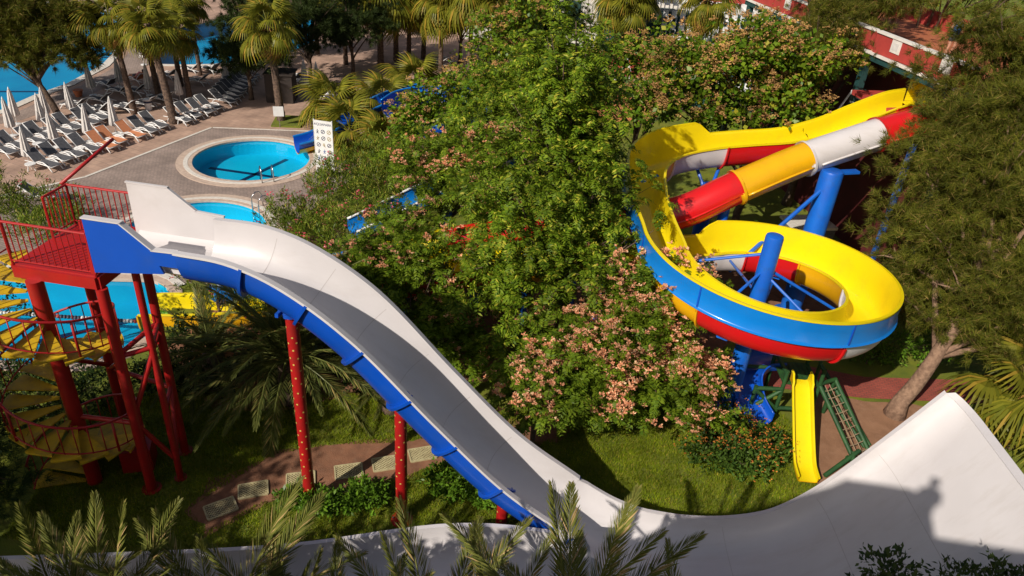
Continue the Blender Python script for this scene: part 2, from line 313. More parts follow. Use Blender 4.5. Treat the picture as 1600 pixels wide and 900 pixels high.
def basin(poly, depth, water_z, lines=(), m_=None):
    n = len(poly); m = MB()
    m.add([(x, y, 0.0) for x, y in poly] + [(x, y, -depth) for x, y in poly], [(i, (i+1) % n, (i+1) % n+n, i+n) for i in range(n)] + [tuple(range(n, 2*n))])
    b = tag(m.build('pool_basin', m_ or M_basin), kind='structure')
    for a, c in lines: MB().bar((*a, -depth+0.012), (*c, -depth+0.012), 0.26, 0.02).build('tile_line', M_line, b)
    sheet('pool_water', poly, [], water_z, M_water)
    return b
basin(C1, 0.9, -0.10, [((-17.9, 39.2), (-12.5, 38.4)), ((-16.15, 36.2), (-14.1, 41.4))])
basin(C2, 0.9, -0.10); basin(TOWER_POOL, 1.2, -0.12, [((-21, 19.9), (-14.2, 24.6)), ((-26, 20.6), (-13.6, 20.9))], mat('mid_blue_pool_plaster', (0.004, 0.36, 0.56), 0.5, (0.006, 0.42, 0.60), 0.6)); basin(LAGOON, 1.4, -0.12, [((-60, 45), (-34, 52)), ((-60, 56), (-35, 62))], M_lag); basin(FARPOOL, 1.2, -0.12, (), M_lag)
def ring(name, c, r0, r1, z0, z1, m, n=64):
    q = MB(); rows = []
    for k in range(n+1):
        a = 2*math.pi*k/n; ca, sa = math.cos(a), math.sin(a)
        rows.append([(c[0]+r*ca, c[1]+r*sa, z) for r, z in ((r0, z0), (r0, z1), (r1, z1), (r1, z0))])
    q.grid(rows, True); return tag(q.build(name, m), kind='structure')
def coping_blocks(P, w_in, w_out):
    ring('pool_coping', P, P[2]-0.06, P[2]+0.16, -0.05, 0.045, M_stone)
    ring('white_coping', P, P[2]+0.165, P[2]+0.40, -0.05, 0.055, M_wstone); ring('pink_coping', P, P[2]+0.405, P[2]+0.78, -0.05, 0.035, M_stone)
coping_blocks(P1, 0, 0); coping_blocks(P2, 0, 0)
def edge_coping(name, pts, wd, zt, m):
    q = MB(); n = len(pts); rows = []
    for i, p in enumerate(pts):
        t = Vector(pts[min(i+1, n-1)]) - Vector(pts[max(i-1, 0)]); t.normalize(); o = Vector((t.y, -t.x))
        a = Vector(p) - o*0.05; b = Vector(p) + o*wd
        rows.append([(a.x, a.y, -0.1), (a.x, a.y, zt), (b.x, b.y, zt), (b.x, b.y, -0.1)])
    q.grid(rows, True); return tag(q.build(name, m), kind='structure')
far = [(-13.0, 23.6), (-13.4, 24.5), (-14.0, 25.0), (-14.6, 25.3), (-16.5, 25.1), (-26, 24.4)]
edge_coping('pool_coping', far, 0.35, 0.05, M_stone); edge_coping('white_coping', [(x+0.05, y+0.36) for x, y in far[1:]], 0.3, 0.06, M_wstone)
edge_coping('pool_coping', [(-26, 19.6), (-15.4, 19.3), (-14.2, 19.6), (-13.3, 20.4), (-12.9, 21.6)], 0.4, 0.05, M_stone)
edge_coping('lagoon_coping', LAGOON[1:], 0.55, 0.06, M_wstone); edge_coping('lagoon_coping', FARPOOL[::-1][5:]+FARPOOL[:1][::-1], -0.5, 0.06, M_wstone)
sheet('lagoon_promenade', wobble([(-35.9, 37.7), (-32.3, 40.9), (-31.3, 43.2), (-31.2, 46.5), (-30.7, 49.5), (-30.9, 54.5), (-31.8, 58.2), (-33.5, 63), (-31.9, 63.4), (-29.5, 58), (-28.8, 54.5), (-28.9, 50), (-29.4, 46.0), (-30.2, 42), (-34.8, 36.6)], 0.02, 1.0, 2), [], 0.022, M_pave)

# lane rope with its floats on the tower pool
t = thing('lane_rope', (-20, 22.3, -0.08), 'lane rope of red, white and dark floats across the turquoise tower pool', 'lane rope')
MB().tube([(-24.5, 22.2, -0.09), (-13.1, 22.45, -0.09)], 0.015, 6).build('rope', M_rope, t)
fl = None; fm = [mat('white_float', (0.7, 0.68, 0.66), 0.5, (0.6, 0.58, 0.55), 5), mat('dark_float', (0.03, 0.035, 0.06), 0.5, (0.05, 0.05, 0.07), 5), mat('red_float', (0.40, 0.05, 0.04), 0.5, (0.34, 0.05, 0.04), 5)]
fmesh = {}
for i in range(74):
    x = -22.9+i*0.13; y = 22.235+(x+22.9)*0.0216; k = (1, 1, 0, 2)[(i//3) % 4] if x > -17.0 else (0 if (i//4) % 3 else 1)
    if k not in fmesh: _o = MB().tube([(-0.05, 0, 0), (-0.03, 0, 0), (0.03, 0, 0), (0.05, 0, 0)], [0.05, 0.075, 0.075, 0.05], 8).build('float', fm[k]); fmesh[k] = _o.data; bpy.data.objects.remove(_o)
    link('float', fmesh[k], t, (x+20, y-22.3, 0.0))

# ------------------------------------------------------------------ boomerang slide: launch box, incoming chute, half-pipe ramp, outgoing chute
slide = thing('boomerang_slide', (4.0, 13.5, 0.0), 'huge white and blue slide dropping from the red tower into a tall white ramp', 'water slide')
RIM = [(-8.05, 7.72), (-7.3, 7.98), (-6.0, 7.93), (-4.7, 7.46), (-3.2, 6.40), (-1.4, 4.50), (0.35, 2.78), (2.1, 1.60)]
def yc_in(x): return 15.02 - 0.128*(x+9.5)
def hw_in(x): return 0.80 + 0.15*min(1, max(0, (x+7.5)/4.0))
rp = smooth_path([(x, yc_in(x), z) for x, z in RIM[1:]], 60)
PHI = [R_(a) for a in np.linspace(-90, 90, 25)]
def uprof(wd, dp, e=0.62):
    return [(wd*math.copysign(abs(math.sin(a))**e, a), -dp*abs(math.cos(a))**0.8) for a in PHI]
def frames(P, up=Vector((0, 0, 1))):
    out = []
    for i in range(len(P)):
        t = Vector(P[min(i+1, len(P)-1)] - P[max(i-1, 0)]).normalized(); r = t.cross(up).normalized(); out.append((Vector(P[i]), t, r, r.cross(t)))
    return out
fr_in = frames(rp)
def ch_rows(fr, wf, df, off=0.0, half=None):
    rows = []
    for i, (p, t, r, b) in enumerate(fr):
        pr = uprof(wf(p.x)+off, df(i)+off); rows.append([p + r*u + b*(v+0.0) for u, v in pr])
    return rows
dp_in = lambda i: 0.92
rows_in = ch_rows(fr_in, hw_in, dp_in); MB().grid(rows_in).build('chute_lining', M_white, slide, smooth=True)
rows_out = ch_rows(fr_in, hw_in, dp_in, 0.05)
def lips(rows, rows2, name, wid=0.13, th=0.05):
    for side in (0, -1):
        q = MB(); rr = []
        for i, (p, t, r, b) in enumerate(fr_in if name == 'in' else fr_o):
            a = rows[i][side]; s = -1 if side == 0 else 1
            rr.append([a - r*s*0.004 + b*0.012, a + r*s*wid + b*0.012, a + r*s*wid - b*th, a - r*s*0.004 - b*th])
        q.grid(rr, True); q.build('rim_lip', M_white, slide, smooth=True, ang=40)
lips(rows_in, None, 'in')
for i in (8, 16, 24, 32, 40, 48):
    p, t, r, b = fr_in[i]; MB().grid([[v+b*0.004+t*d for v in rows_in[i][1:-1]] for d in (-0.009, 0.009)]).build('lining_seam', M_seam, slide, smooth=True)
NB = [0, 8, 16, 24, 32, 40, 48, 59]
for a, b in zip(NB[:-1], NB[1:]):
    sh = MB().grid(rows_out[a:b+1]).build('shell_section', M_blue, slide, smooth=True)
    f0 = fr_in[b]; pr = uprof(hw_in(f0[0].x)+0.055, 0.975); pr2 = uprof(hw_in(f0[0].x)+0.14, 1.06); q = MB(); rr = []
    for d in (-0.035, 0.035): rr.append([f0[0]+f0[1]*d+f0[2]*u+f0[3]*v for u, v in pr2])
    c = [f0[0]-f0[1]*0.035+f0[2]*u+f0[3]*v for u, v in pr]; e = [f0[0]+f0[1]*0.035+f0[2]*u+f0[3]*v for u, v in pr]
    q.grid([c]+rr+[e]); q.build('joint_flange', M_blue, sh, smooth=True, ang=40)
# launch box
LD = Vector((0.992, -0.128, 0)); LN = Vector((0.128, 0.992, 0)); L0 = Vector((-9.52, 14.30, 0))
def lp(s, n, z): return L0 + LD*s + LN*n + Vector((0, 0, z))
near_pts = [(0, 7.06), (0, 8.43), (0.90, 8.43), (1.55, 7.86), (2.1, 7.88), (2.1, 7.5), (1.66, 7.5), (1.74, 7.30)]
q = MB().slab([lp(s, 0, z) for s, z in near_pts], -LN, 0.05); q.build('launch_side_panel', M_blue, slide)
far_pts = [(-0.1, 6.95), (-0.1, 8.55), (0.95, 8.55), (1.60, 8.02), (2.3, 7.98), (2.3, 6.95)]
q = MB().slab([lp(s, 1.72, z) for s, z in far_pts], LN, 0.05); q.build('launch_side_panel', M_white, slide)
q = MB().slab([lp(s, 0.004, z) for s, z in near_pts], LN, 0.03); q.build('launch_panel_lining', M_white, slide)
for pts, n in ((near_pts[1:5], 0.0), (far_pts[1:5], 1.74)):
    q = MB()
    for a, b in zip(pts[:-1], pts[1:]): q.bar(lp(a[0]-0.02, n, a[1]+0.012), lp(b[0]+0.02, n, b[1]+0.012), 0.15 if n == 0 else 0.07, 0.035)
    q.build('panel_edge_cap', M_white, slide)
rows = []
for s in np.linspace(0, 2.35, 14):
    z0 = 7.14; zz = z0 if s < 1.3 else z0 + 0.0
    rows.append([lp(s, 0.04+1.68*k, zz + 0.35*max(0, abs(k-0.5)*2-0.72)**1.5*3.0) for k in np.linspace(0, 1, 16)])
MB().grid(rows).build('launch_floor', M_white, slide, smooth=True)
MB().slab([lp(1.5, 0.16, 7.2), lp(1.5, 0.16, 7.6), lp(2.5, 0.16, 7.46), lp(2.7, 0.16, 7.2)], LN, 0.22).build('start_step', M_white, slide)
# outgoing chute (towards the lower left of the park)
OUT = [(-14.0, 9.45, 1.35), (-9.7, 9.98, 1.38), (-4.8, 10.70, 1.45), (-0.8, 11.50, 1.72), (2.15, 11.55, 1.66)]
ro = smooth_path(OUT, 40); fr_o = frames(ro); hw_o = lambda x: 0.95
ro_rows = ch_rows(fr_o, hw_o, lambda i: 0.95-0.0); MB().grid(ro_rows).build('outgoing_lining', M_white, slide, smooth=True)
lips(ro_rows, None, 'out', 0.10)
ro2 = ch_rows(fr_o, hw_o, lambda i: 0.95, 0.05)
for a, b in ((0, 10), (10, 20), (20, 30), (30, 39)): MB().grid(ro2[a:b+1]).build('shell_section', M_blue, slide, smooth=True)
# ramp
FX = [1.585, 2.1, 3.0, 4.0, 5.2, 6.4, 7.5, 8.3, 9.0, 9.9, 10.85]; FZ = [0.84, 0.57, 0.28, 0.16, 0.12, 0.32, 0.80, 1.48, 2.36, 3.80, 5.42]
DX = [2.1, 4.0, 6.4, 8.3, 10.85]; DZ = [0.92, 0.70, 0.62, 0.5, 0.42]
FAR_Y = [(2.1, 14.50), (4.0, 14.22), (7.5, 14.10), (10.85, 14.18)]; NEAR_Y = [(2.1, 10.60), (4.0, 10.3), (7.5, 10.0), (10.85, 9.6)]
fz = smooth_path(list(zip(FX, FZ)), 60)
rows = []; rows2 = []
for i in range(60):
    x, z = fz[i]; tx, tz = (fz[min(i+1, 59)]-fz[max(i-1, 0)]); L = math.hypot(tx, tz); nx, nz = -tz/L, tx/L
    d = np.interp(x, DX, DZ); yf = np.interp(x, *zip(*FAR_Y)); yn = np.interp(x, *zip(*NEAR_Y))
    ridge = max(0.0, 1-(x-2.1)/1.5)**1.3; row = []; row2 = []
    for k in np.linspace(0, 1, 61):
        y = yn+(yf-yn)*k; e = min(y-yn, yf-y); side = max(0, 1-e/0.85)
        h = d*(1-math.sqrt(max(0, 1-side**2)))
        m = max(0, 1-abs(y-(12.53-0.05))/0.75); h = max(h, ridge*d*(1-math.sqrt(max(0, 1-m**2))))
        row.append(Vector((x+nx*h, y, z+nz*h))); row2.append(Vector((x+nx*(h-0.06), y+(0.05 if k > 0.9 else -0.05 if k < 0.1 else 0), z+nz*(h-0.06))))
    rows.append(row); rows2.append(row2)
MB().grid(rows).build('ramp_lining', M_white, slide, smooth=True)
MB().grid(rows2).build('ramp_shell', M_blue, slide, smooth=True)
for i in (9, 24, 38, 48):
    t = (rows[i+1][30]-rows[i][30]).normalized(); n_ = Vector((-t.z, 0, t.x)); MB().grid([[v+n_*0.004+t*d for v in rows[i][1:-1]] for d in (-0.008, 0.008)]).build('lining_seam', M_seam, slide, smooth=True)
for side, s in ((0, -1), (-1, 1)):
    rr = [[r[side]+Vector((0, -s*0.004, 0.012)), r[side]+Vector((0, s*0.11, 0.012)), r[side]+Vector((0, s*0.11, -0.05)), r[side]+Vector((0, -s*0.004, -0.05))] for r in rows]
    MB().grid(rr, True).build('rim_lip', M_white, slide, smooth=True, ang=40)
q = MB(); top = rows[-1]; q.grid([[p+Vector((-0.01, 0, 0.012)), p+Vector((0.20, 0, 0.05)), p+Vector((0.22, 0, -0.10)), p+Vector((0.0, 0, -0.06))] for p in top], True); q.build('ramp_top_lip', M_white, slide, smooth=True, ang=40)
q = MB()
for y in (10.2, 11.9, 13.7):
    q.tube([(11.9, y, 0), (11.05, y, 5.0)], 0.12, 10); q.tube([(11.75, y, 0.9), (9.6, y, 2.3)], 0.06, 8)
    o = q.build('ramp_strut', M_bluep, slide, smooth=True, ang=40); q = MB()
# the dotted red posts under the incoming chute
M_dot = mat('pale_yellow_dot', (0.62, 0.45, 0.10), 0.6, (0.55, 0.38, 0.08), 8.0)
for px, py, zt in ((-5.13, 14.38, 6.36), (-2.51, 14.03, 4.36), (0.22, 13.85, 1.62)):
    post = MB().tube([(px, py, -0.1), (px, py, zt-0.12)], 0.155, 20).build('support_post', M_redp, slide, smooth=True, ang=40, loc=None)
    MB().tube([(px, py, zt-0.12), (px, py, zt-0.10), (px, py, zt)], [0.16, 0.24, 0.24], 18).build('post_cap', M_blue, post, smooth=True, ang=30)
    MB().slab([(px-0.3, py-0.03, zt-0.02), (px-0.34, py-0.03, zt+0.16), (px+0.3, py-0.03, zt+0.02), (px+0.3, py-0.03, zt-0.02)], (0, 1, 0), 0.06).build('saddle_bracket', M_blue, post)
    for side in (-1, 1): MB().bar((px-0.2, py, zt), (px-0.25, py+side*0.3, zt+0.02), 0.08, 0.1).build('saddle_arm', M_blue, post)
    MB().tube([(px, py, 0.0), (px, py, 0.03)], 0.30, 20).build('base_plate', M_redp, post)
    for k in range(6): MB().tube([(px+0.24*math.cos(k*1.047), py+0.24*math.sin(k*1.047), 0.03), (px+0.24*math.cos(k*1.047), py+0.24*math.sin(k*1.047), 0.07)], 0.022, 6).build('anchor_bolt', M_steel, post)
    q = MB(); ds = zt/9.0; nrow = int((zt-0.3)/0.21)
    for i in range(nrow):
        for k in range(4):
            a = k*math.pi/2 + (i % 2)*math.pi/4 + rnd.uniform(-0.2, 0.2); z = 0.25+i*0.21+rnd.uniform(-0.04, 0.04); n = Vector((math.cos(a), math.sin(a), 0)); tt = Vector((-n.y, n.x, 0)); c = Vector((px, py, z))+n*0.1565
            q.add([c + (tt*math.cos(j*math.pi/3)+Vector((0, 0, 1))*math.sin(j*math.pi/3))*0.028 + n*0.0015 for j in range(6)], [tuple(range(6))])
    tag(q.build('painted_dots', M_dot, post), kind='stuff')

# ------------------------------------------------------------------ red tower with its platform, rails and winding stair
tower = thing('slide_tower', (-10.4, 15.6, 0), 'red steel slide tower with railed platform and winding yellow stair', 'tower')
TA, TB, TC, TD = Vector((-11.72, 14.66, 0)), Vector((-9.62, 14.39, 0)), Vector((-9.40, 16.62, 0)), Vector((-11.45, 16.86, 0)); PZ = 6.85
for a, b in ((TA, TB), (TB, TC), (TC, TD), (TD, TA)): MB().bar((a.x, a.y, PZ-0.16), (b.x, b.y, PZ-0.16), 0.14, 0.30).build('platform_beam', M_redp, tower)
for i in range(16):
    k0 = (i+0.07)/16; k1 = (i+0.93)/16
    a = TA.lerp(TD, k0); b = TB.lerp(TC, k0); c = TB.lerp(TC, k1); d = TA.lerp(TD, k1)
    MB().slab([(p.x, p.y, PZ-0.02) for p in (a, b, c, d)], (0, 0, 1), 0.035).build('deck_plank', M_redp, tower)
def rail(a, b, z0, z1, n, h=1.12, foot=0.12, parent=None, skip=()):
    a = Vector((a[0], a[1], z0)); b = Vector((b[0], b[1], z1)); P = parent or tower
    MB().tube([a+Vector((0, 0, h)), b+Vector((0, 0, h))], 0.032, 8).build('handrail', M_redr, P, smooth=True, ang=40)
    MB().tube([a+Vector((0, 0, foot)), b+Vector((0, 0, foot))], 0.02, 6).build('bottom_rail', M_redr, P, smooth=True, ang=40)
    for i in range(n+1):
        p = a.lerp(b, i/n); big = i in (0, n)
        MB().tube([p+Vector((0, 0, 0.0 if big else foot)), p+Vector((0, 0, h))], 0.030 if big else 0.014, 6).build('rail_post' if big else 'baluster', M_redr, P, smooth=True, ang=40)
rail(TA, TB, PZ, PZ, 13); rail(TD, TC, PZ, PZ, 13); rail(TA.lerp(TD, 0.62), TD, PZ, PZ, 6)
MB().bar((TB.x-0.02, TB.y+0.02, PZ+0.1), (TB.x+0.02, TB.y+0.1, PZ+1.0), 0.12, 0.12).build('gate_post', M_redp, tower)
MB().bar(TD.lerp(TC, 0.05)+Vector((0.1, -0.12, PZ+0.1)), TD.lerp(TC, 0.98)+Vector((0, -0.12, PZ+0.1)), 0.16, 0.18).build('kick_board', M_redp, tower)
MB().tube([(-11.6, 16.9, PZ+1.1), (-11.0, 18.6, PZ+1.75)], 0.045, 8).build('gangway_rail', M_redr, tower, smooth=True)
for x, y, r in ((-9.58, 14.42, 0.135), (-9.30, 15.95, 0.115), (-8.98, 14.90, 0.09), (-11.35, 16.6, 0.125)):
    MB().tube([(x, y, -0.1), (x, y, PZ-0.32 if x < -9 else 6.9)], r, 18).build('tower_leg', M_redp, tower, smooth=True, ang=40)
    MB().tube([(x, y, 0.0), (x, y, 0.03)], r*1.9, 18).build('base_plate', M_redp, tower)
for a, b in (((-9.58, 14.42, 4.6), (-9.30, 15.95, 4.6)), ((-9.30, 15.95, 4.6), (-8.98, 14.90, 4.6)), ((-9.58, 14.42, 4.55), (-8.98, 14.90, 4.55)), ((-9.58, 14.42, 2.6), (-8.98, 14.90, 4.4)), ((-9.58, 14.42, 2.6), (-9.30, 15.95, 4.4)), ((-11.22, 14.52, 2.4), (-9.58, 14.42, 2.4)), ((-9.58, 14.42, 2.4), (-8.98, 14.90, 0.7)),
             ((-9.30, 15.95, 2.5), (-8.98, 14.90, 2.5)), ((-9.30, 15.95, 2.5), (-8.98, 14.90, 0.5)), ((-11.35, 16.6, 2.4), (-9.30, 15.95, 2.4)), ((-11.35, 16.6, 2.4), (-9.58, 14.42, 4.4)), ((-11.22, 14.52, 4.3), (-11.35, 16.6, 2.5))):
    MB().tube([a, b], 0.065, 10).build('brace', M_redp, tower, smooth=True, ang=40)
MB().box((-10.3, 15.3, 0.4), (0.8, 0.7, 0.75), 0.3).build('pump_cover', M_redp, tower)
SC = Vector((-11.22, 14.52, 0)); 
MB().tube([SC, SC+Vector((0, 0, PZ-0.3))], 0.19, 24).build('stair_column', M_redp, tower, smooth=True, ang=40)
RT = 1.52; NT = 34; A0 = R_(128); DA = R_(23.2); DZt = 0.2; helix = []
def tread_mesh(i):
    q = MB(); z = PZ-0.2-i*DZt; a = A0+i*DA; pts = []
    for k in range(5): an = a-DA*0.08+DA*1.12*k/4; pts.append((math.cos(an)*RT, math.sin(an)*RT))
    poly = [(math.cos(a+DA*1.0)*0.24, math.sin(a+DA*1.0)*0.24), (math.cos(a)*0.24, math.sin(a)*0.24)] + pts
    q.prism([(SC.x+x, SC.y+y) for x, y in poly], z-0.035, z)
    q.prism([(SC.x+x*s, SC.y+y*s) for s, (x, y) in [(1.0, pts[0]), (1.0, pts[4]), (0.985, pts[4]), (0.985, pts[0])][::-1]], z-0.09, z-0.036)
    return q
for i in range(NT): tread_mesh(i).build('stair_tread', M_tread, tower)
for nm, h, r in (('stair_handrail', 1.0, 0.032), ('stair_bottom_rail', 0.16, 0.02)):
    pts = []
    for j in range(NT*3):
        a = A0+j*DA/3+DA/2; pts.append((SC.x+math.cos(a)*(RT-0.04), SC.y+math.sin(a)*(RT-0.04), PZ-0.2-j*DZt/3+h))
    MB().tube(pts, r, 7).build(nm, M_redr, tower, smooth=True)
for j in range(NT*2):
    a = A0+j*DA/2+DA/2; z = PZ-0.2-j*DZt/2; x, y = SC.x+math.cos(a)*(RT-0.04), SC.y+math.sin(a)*(RT-0.04); big = j % 8 == 0
    MB().tube([(x, y, z+(0.0 if big else 0.13)), (x, y, z+1.0)], 0.032 if big else 0.014, 6).build('stair_post' if big else 'baluster', M_redr, tower, smooth=True)
# ------------------------------------------------------------------ yellow spiral slide
spiral = thing('spiral_slide', (8.1, 21.3, 0), 'open yellow spiral slide with light blue outer wall winding around a blue column', 'water slide')
CX, CY, RM = 8.1, 21.3, 3.40
path = [(16.0, 30.75, 8.45), (15.0, 30.4, 8.30), (13.6, 29.95, 7.80), (12.2, 29.5, 7.25), (10.6, 29.1, 6.85), (8.9, 28.8, 6.68), (7.2, 28.45, 6.5), (5.7, 27.75, 6.32), (4.75, 26.4, 6.15), (4.5, 24.6, 5.95), (4.52, 23.0, 5.75)]
ST = MB().slab([(15.9, 31.45, 8.05), (15.9, 31.45, 8.95), (17.0, 31.6, 8.95), (17.0, 31.6, 8.05)], (0, 1, 0), 0.05); ST.build('start_panel', M_yel, spiral)
MB().slab([(15.8, 30.0, 7.98), (17.2, 30.2, 7.98), (17.2, 31.6, 7.98), (15.8, 31.45, 7.98)], (0, 0, 1), 0.06).build('start_floor', M_yel, spiral)
for a in range(-180, 111, 10):
    th = R_(a); path.append((CX+RM*math.cos(th), CY+RM*math.sin(th), 4.41-0.3*th+0.02*th*th))
path += [(5.2, 24.35, 3.72), (3.2, 24.0, 3.55), (0.0, 23.9, 3.15), (-3.0, 23.8, 2.5), (-7.0, 23.3, 1.45), (-10.5, 22.95, 0.72), (-13.6, 22.75, 0.45)]
sp = smooth_path(path, 260); fr_s = frames(sp)
def wall_h(p):                                                   # height of the outer wall above the inner rim
    i = p
    return np.interp(i, [0, S_A, S_A+2.5, S_B, S_B+3, 259], [0.10, 0.12, 0.62, 0.60, 0.10, 0.08])
dist = lambda q: int(np.argmin(np.linalg.norm(sp-np.array(q), axis=1)))
S_A = dist((7.6, 28.5, 6.5)); S_B = dist((CX+RM*math.cos(R_(99)), CY+RM*math.sin(R_(99)), 3.95))
def s_prof(i, off=0.0):
    h = wall_h(i); pr = []
    for a in np.linspace(-90, 90, 17): pr.append(((0.66+off)*math.copysign(abs(math.sin(R_(a)))**0.60, a), -(0.94+off)*abs(math.cos(R_(a)))**0.80))
    pr[0] = (-0.66-off, 0.03); pr += [(0.67+off, h*0.5), (0.69+off, h)]
    return pr
def s_pt(i, u, v): p, t, r, b = fr_s[i]; up = Vector((0, 0, 1)); return p + r*u + up*v
lin = [[s_pt(i, u, v) for u, v in s_prof(i)] for i in range(260)]
MB().grid(lin).build('trough_lining', M_yel, spiral, smooth=True)
for nm, side in (('inner_rim', -1), ('outer_rim', 1)):
    rr = []
    for i in range(260):
        u, v = s_prof(i)[0 if side < 0 else -1]; rr.append([s_pt(i, u-side*0.005, v+0.012), s_pt(i, u+side*0.085, v+0.012), s_pt(i, u+side*0.085, v-0.045), s_pt(i, u-side*0.005, v-0.045)])
    MB().grid(rr, True).build(nm, M_yel, spiral, smooth=True, ang=50)
out = []
for i in range(260): out.append([s_pt(i, u, v) for u, v in s_prof(i, 0.045)])
cuts = [0]; seq = []
marks = [(14.6, 30.25, 8.1), (11.0, 29.2, 6.9), (7.9, 28.6, 6.58), (5.2, 27.2, 6.25), (4.5, 24.2, 5.9)] + [(CX+RM*math.cos(R_(a)), CY+RM*math.sin(R_(a)), 4.41-0.3*R_(a)+0.02*R_(a)**2) for a in (-172, -132, -70, -8, 45, 82)] + [(5.2, 24.35, 3.72), (0.5, 23.9, 3.2), (-4, 23.6, 2.2), (-8, 23.2, 1.2)]
cuts += [dist(m) for m in marks] + [259]
cols = [M_red, M_oyel, M_red, M_white, M_oyel, M_red, M_oyel, M_red, M_white, M_oyel, M_red, M_white, M_oyel, M_red, M_oyel, M_oyel]
for k in range(len(cuts)-1):
    a, b = cuts[k], cuts[k+1]
    if b <= a: continue
    o = MB().grid([[out[i][j] for j in range(0, 16)] for i in range(a, b+1)]).build('shell_section', cols[k], spiral, smooth=True)
    q = MB(); rr = []
    for d, off in ((-0.03, 0.05), (-0.03, 0.12), (0.03, 0.12), (0.03, 0.05)):
        pr = s_prof(b, off)[:16]; rr.append([s_pt(b, u, v)+fr_s[b][1]*d for u, v in pr])
    q.grid(rr).build('joint_flange', cols[k], o, smooth=True, ang=40)
wall_cuts = [S_A+1, dist((4.7, 26.0, 6.1)), cuts[6], cuts[7], cuts[8], cuts[9], cuts[10], S_B]
for a, b in zip(wall_cuts[:-1], wall_cuts[1:]):
    rr = []
    for i in range(a, b+1):
        h = wall_h(i); rr.append([s_pt(i, 0.84, -0.16), s_pt(i, 0.79, -0.13), s_pt(i, 0.765, -0.10), s_pt(i, 0.77, h*0.5), s_pt(i, 0.79, h-0.045)])
    q = MB().grid(rr).build('outer_wall_panel', M_sky, spiral, smooth=True, ang=50)
    rr = [[s_pt(b, 0.775, v)+fr_s[b][1]*d for v in (-0.12, wall_h(b)-0.05)] for d in (-0.025, 0.025)]
    rr2 = [[s_pt(b, 0.80, v)+fr_s[b][1]*d for v in (-0.12, wall_h(b)-0.05)] for d in (-0.025, 0.025)]
    MB().grid([rr[0], rr2[0], rr2[1], rr[1]]).build('wall_seam', M_blue, q)
def column(x, y, z, r, parent, m=M_bluep):
    return MB().tube([(x, y, -0.1), (x, y, 0.06), (x, y, 0.061), (x, y, z-0.1), (x, y, z-0.03), (x, y, z)], [r*1.6, r*1.6, r, r, r*0.93, r*0.7], 28).build('support_column', m, parent, smooth=True, ang=35)
column(7.68, 19.93, 6.72, 0.27, spiral); column(11.75, 26.7, 6.45, 0.42, spiral); column(7.5, 27.5, 5.2, 0.30, spiral); column(4.7, 27.1, 5.3, 0.25, spiral); column(3.25, 22.5, 4.9, 0.30, spiral); column(15.3, 28.4, 7.2, 0.14, spiral)
def strut(a, b, r=0.05): MB().tube([a, b], r, 8).build('strut', M_bluep, spiral, smooth=True, ang=40)
C1v = Vector((7.68, 19.93, 0))
def ring_pt(deg, u=-0.5, dv=-0.62):
    th = R_(deg); z = 4.41-0.3*th+0.02*th*th; return (CX+(RM+u)*math.cos(th), CY+(RM+u)*math.sin(th), z+dv)
for deg, z in ((-168, 6.1), (-125, 5.6), (-70, 5.4), (-35, 5.6), (95, 4.6), (150, 4.4)): 
    if deg < 140: strut((7.68, 19.93, z), ring_pt(deg, -0.74, -0.30), 0.048)
for deg in (-160, -120, -75, -30): strut((7.68, 19.93, 3.7), ring_pt(deg, -0.35, -1.0), 0.075)
for deg in (-120, -30, 60): 
    p = Vector(ring_pt(deg, 0, -1.04)); MB().box(p, (0.5, 0.35, 0.10), R_(deg)).build('saddle_plate', M_bluep, spiral, bevel=0.02)
strut((11.75, 26.7, 5.9), (8.1, 24.5, 2.95), 0.08); strut((11.75, 26.7, 4.0), (10.2, 23.6, 3.0), 0.08); strut((7.68, 19.93, 3.2), (6.0, 23.4, 2.8), 0.08); strut((7.68, 19.93, 2.6), (9.6, 24.0, 2.9), 0.08)
for x in (7.0, 8.0): strut((7.5, 27.5, 4.6), (x, 28.5, 5.6), 0.07)
strut((11.75, 26.7, 5.6), (12.6, 29.4, 6.45), 0.08); strut((4.7, 27.1, 4.8), (5.4, 27.5, 5.35), 0.08); strut((3.25, 22.5, 4.6), (4.4, 22.6, 4.85), 0.1); strut((15.3, 28.4, 7.0), (15.1, 30.2, 7.4), 0.07)
MB().box((12.25, 26.9, 6.32), (1.3, 0.3, 0.12), 0.3).build('saddle_plate', M_bluep, spiral, bevel=0.02)
for x, y, z in ((0.5, 23.9, 2.5), (-4.0, 23.6, 1.6), (-8.5, 23.1, 0.6)): MB().tube([(x, y, -0.1), (x, y, z)], 0.14, 14).build('support_column', M_bluep, spiral, smooth=True, ang=40)

# ------------------------------------------------------------------ closed tube slide in red, white and yellow lengths
tube = thing('tube_slide', (10.4, 27.2, 0), 'closed tube slide in red, white and yellow lengths running under the yellow slide', 'water slide')
tp = smooth_path([(18.4, 29.2, 8.55), (16.4, 28.9, 8.2), (14.6, 28.45, 7.75), (12.85, 27.85, 7.28), (10.4, 26.95, 6.55), (7.95, 26.0, 5.62), (5.9, 25.6, 4.62), (3.0, 25.7, 3.95), (0.0, 25.5, 3.3), (-3.0, 25.1, 2.7), (-7.0, 24.5, 1.6), (-11.2, 23.9, 0.75)], 200)
dt = lambda x: int(np.argmin(abs(tp[:, 0]-x)))
tc_ = [0, dt(13.55), dt(10.75), dt(8.1), dt(3.6), dt(1.2), dt(-0.9), dt(-2.6), dt(-6.0), 199]; tm = [M_red, M_white, M_oyel, M_red, M_yel, M_red, M_red, M_yel, M_sky]
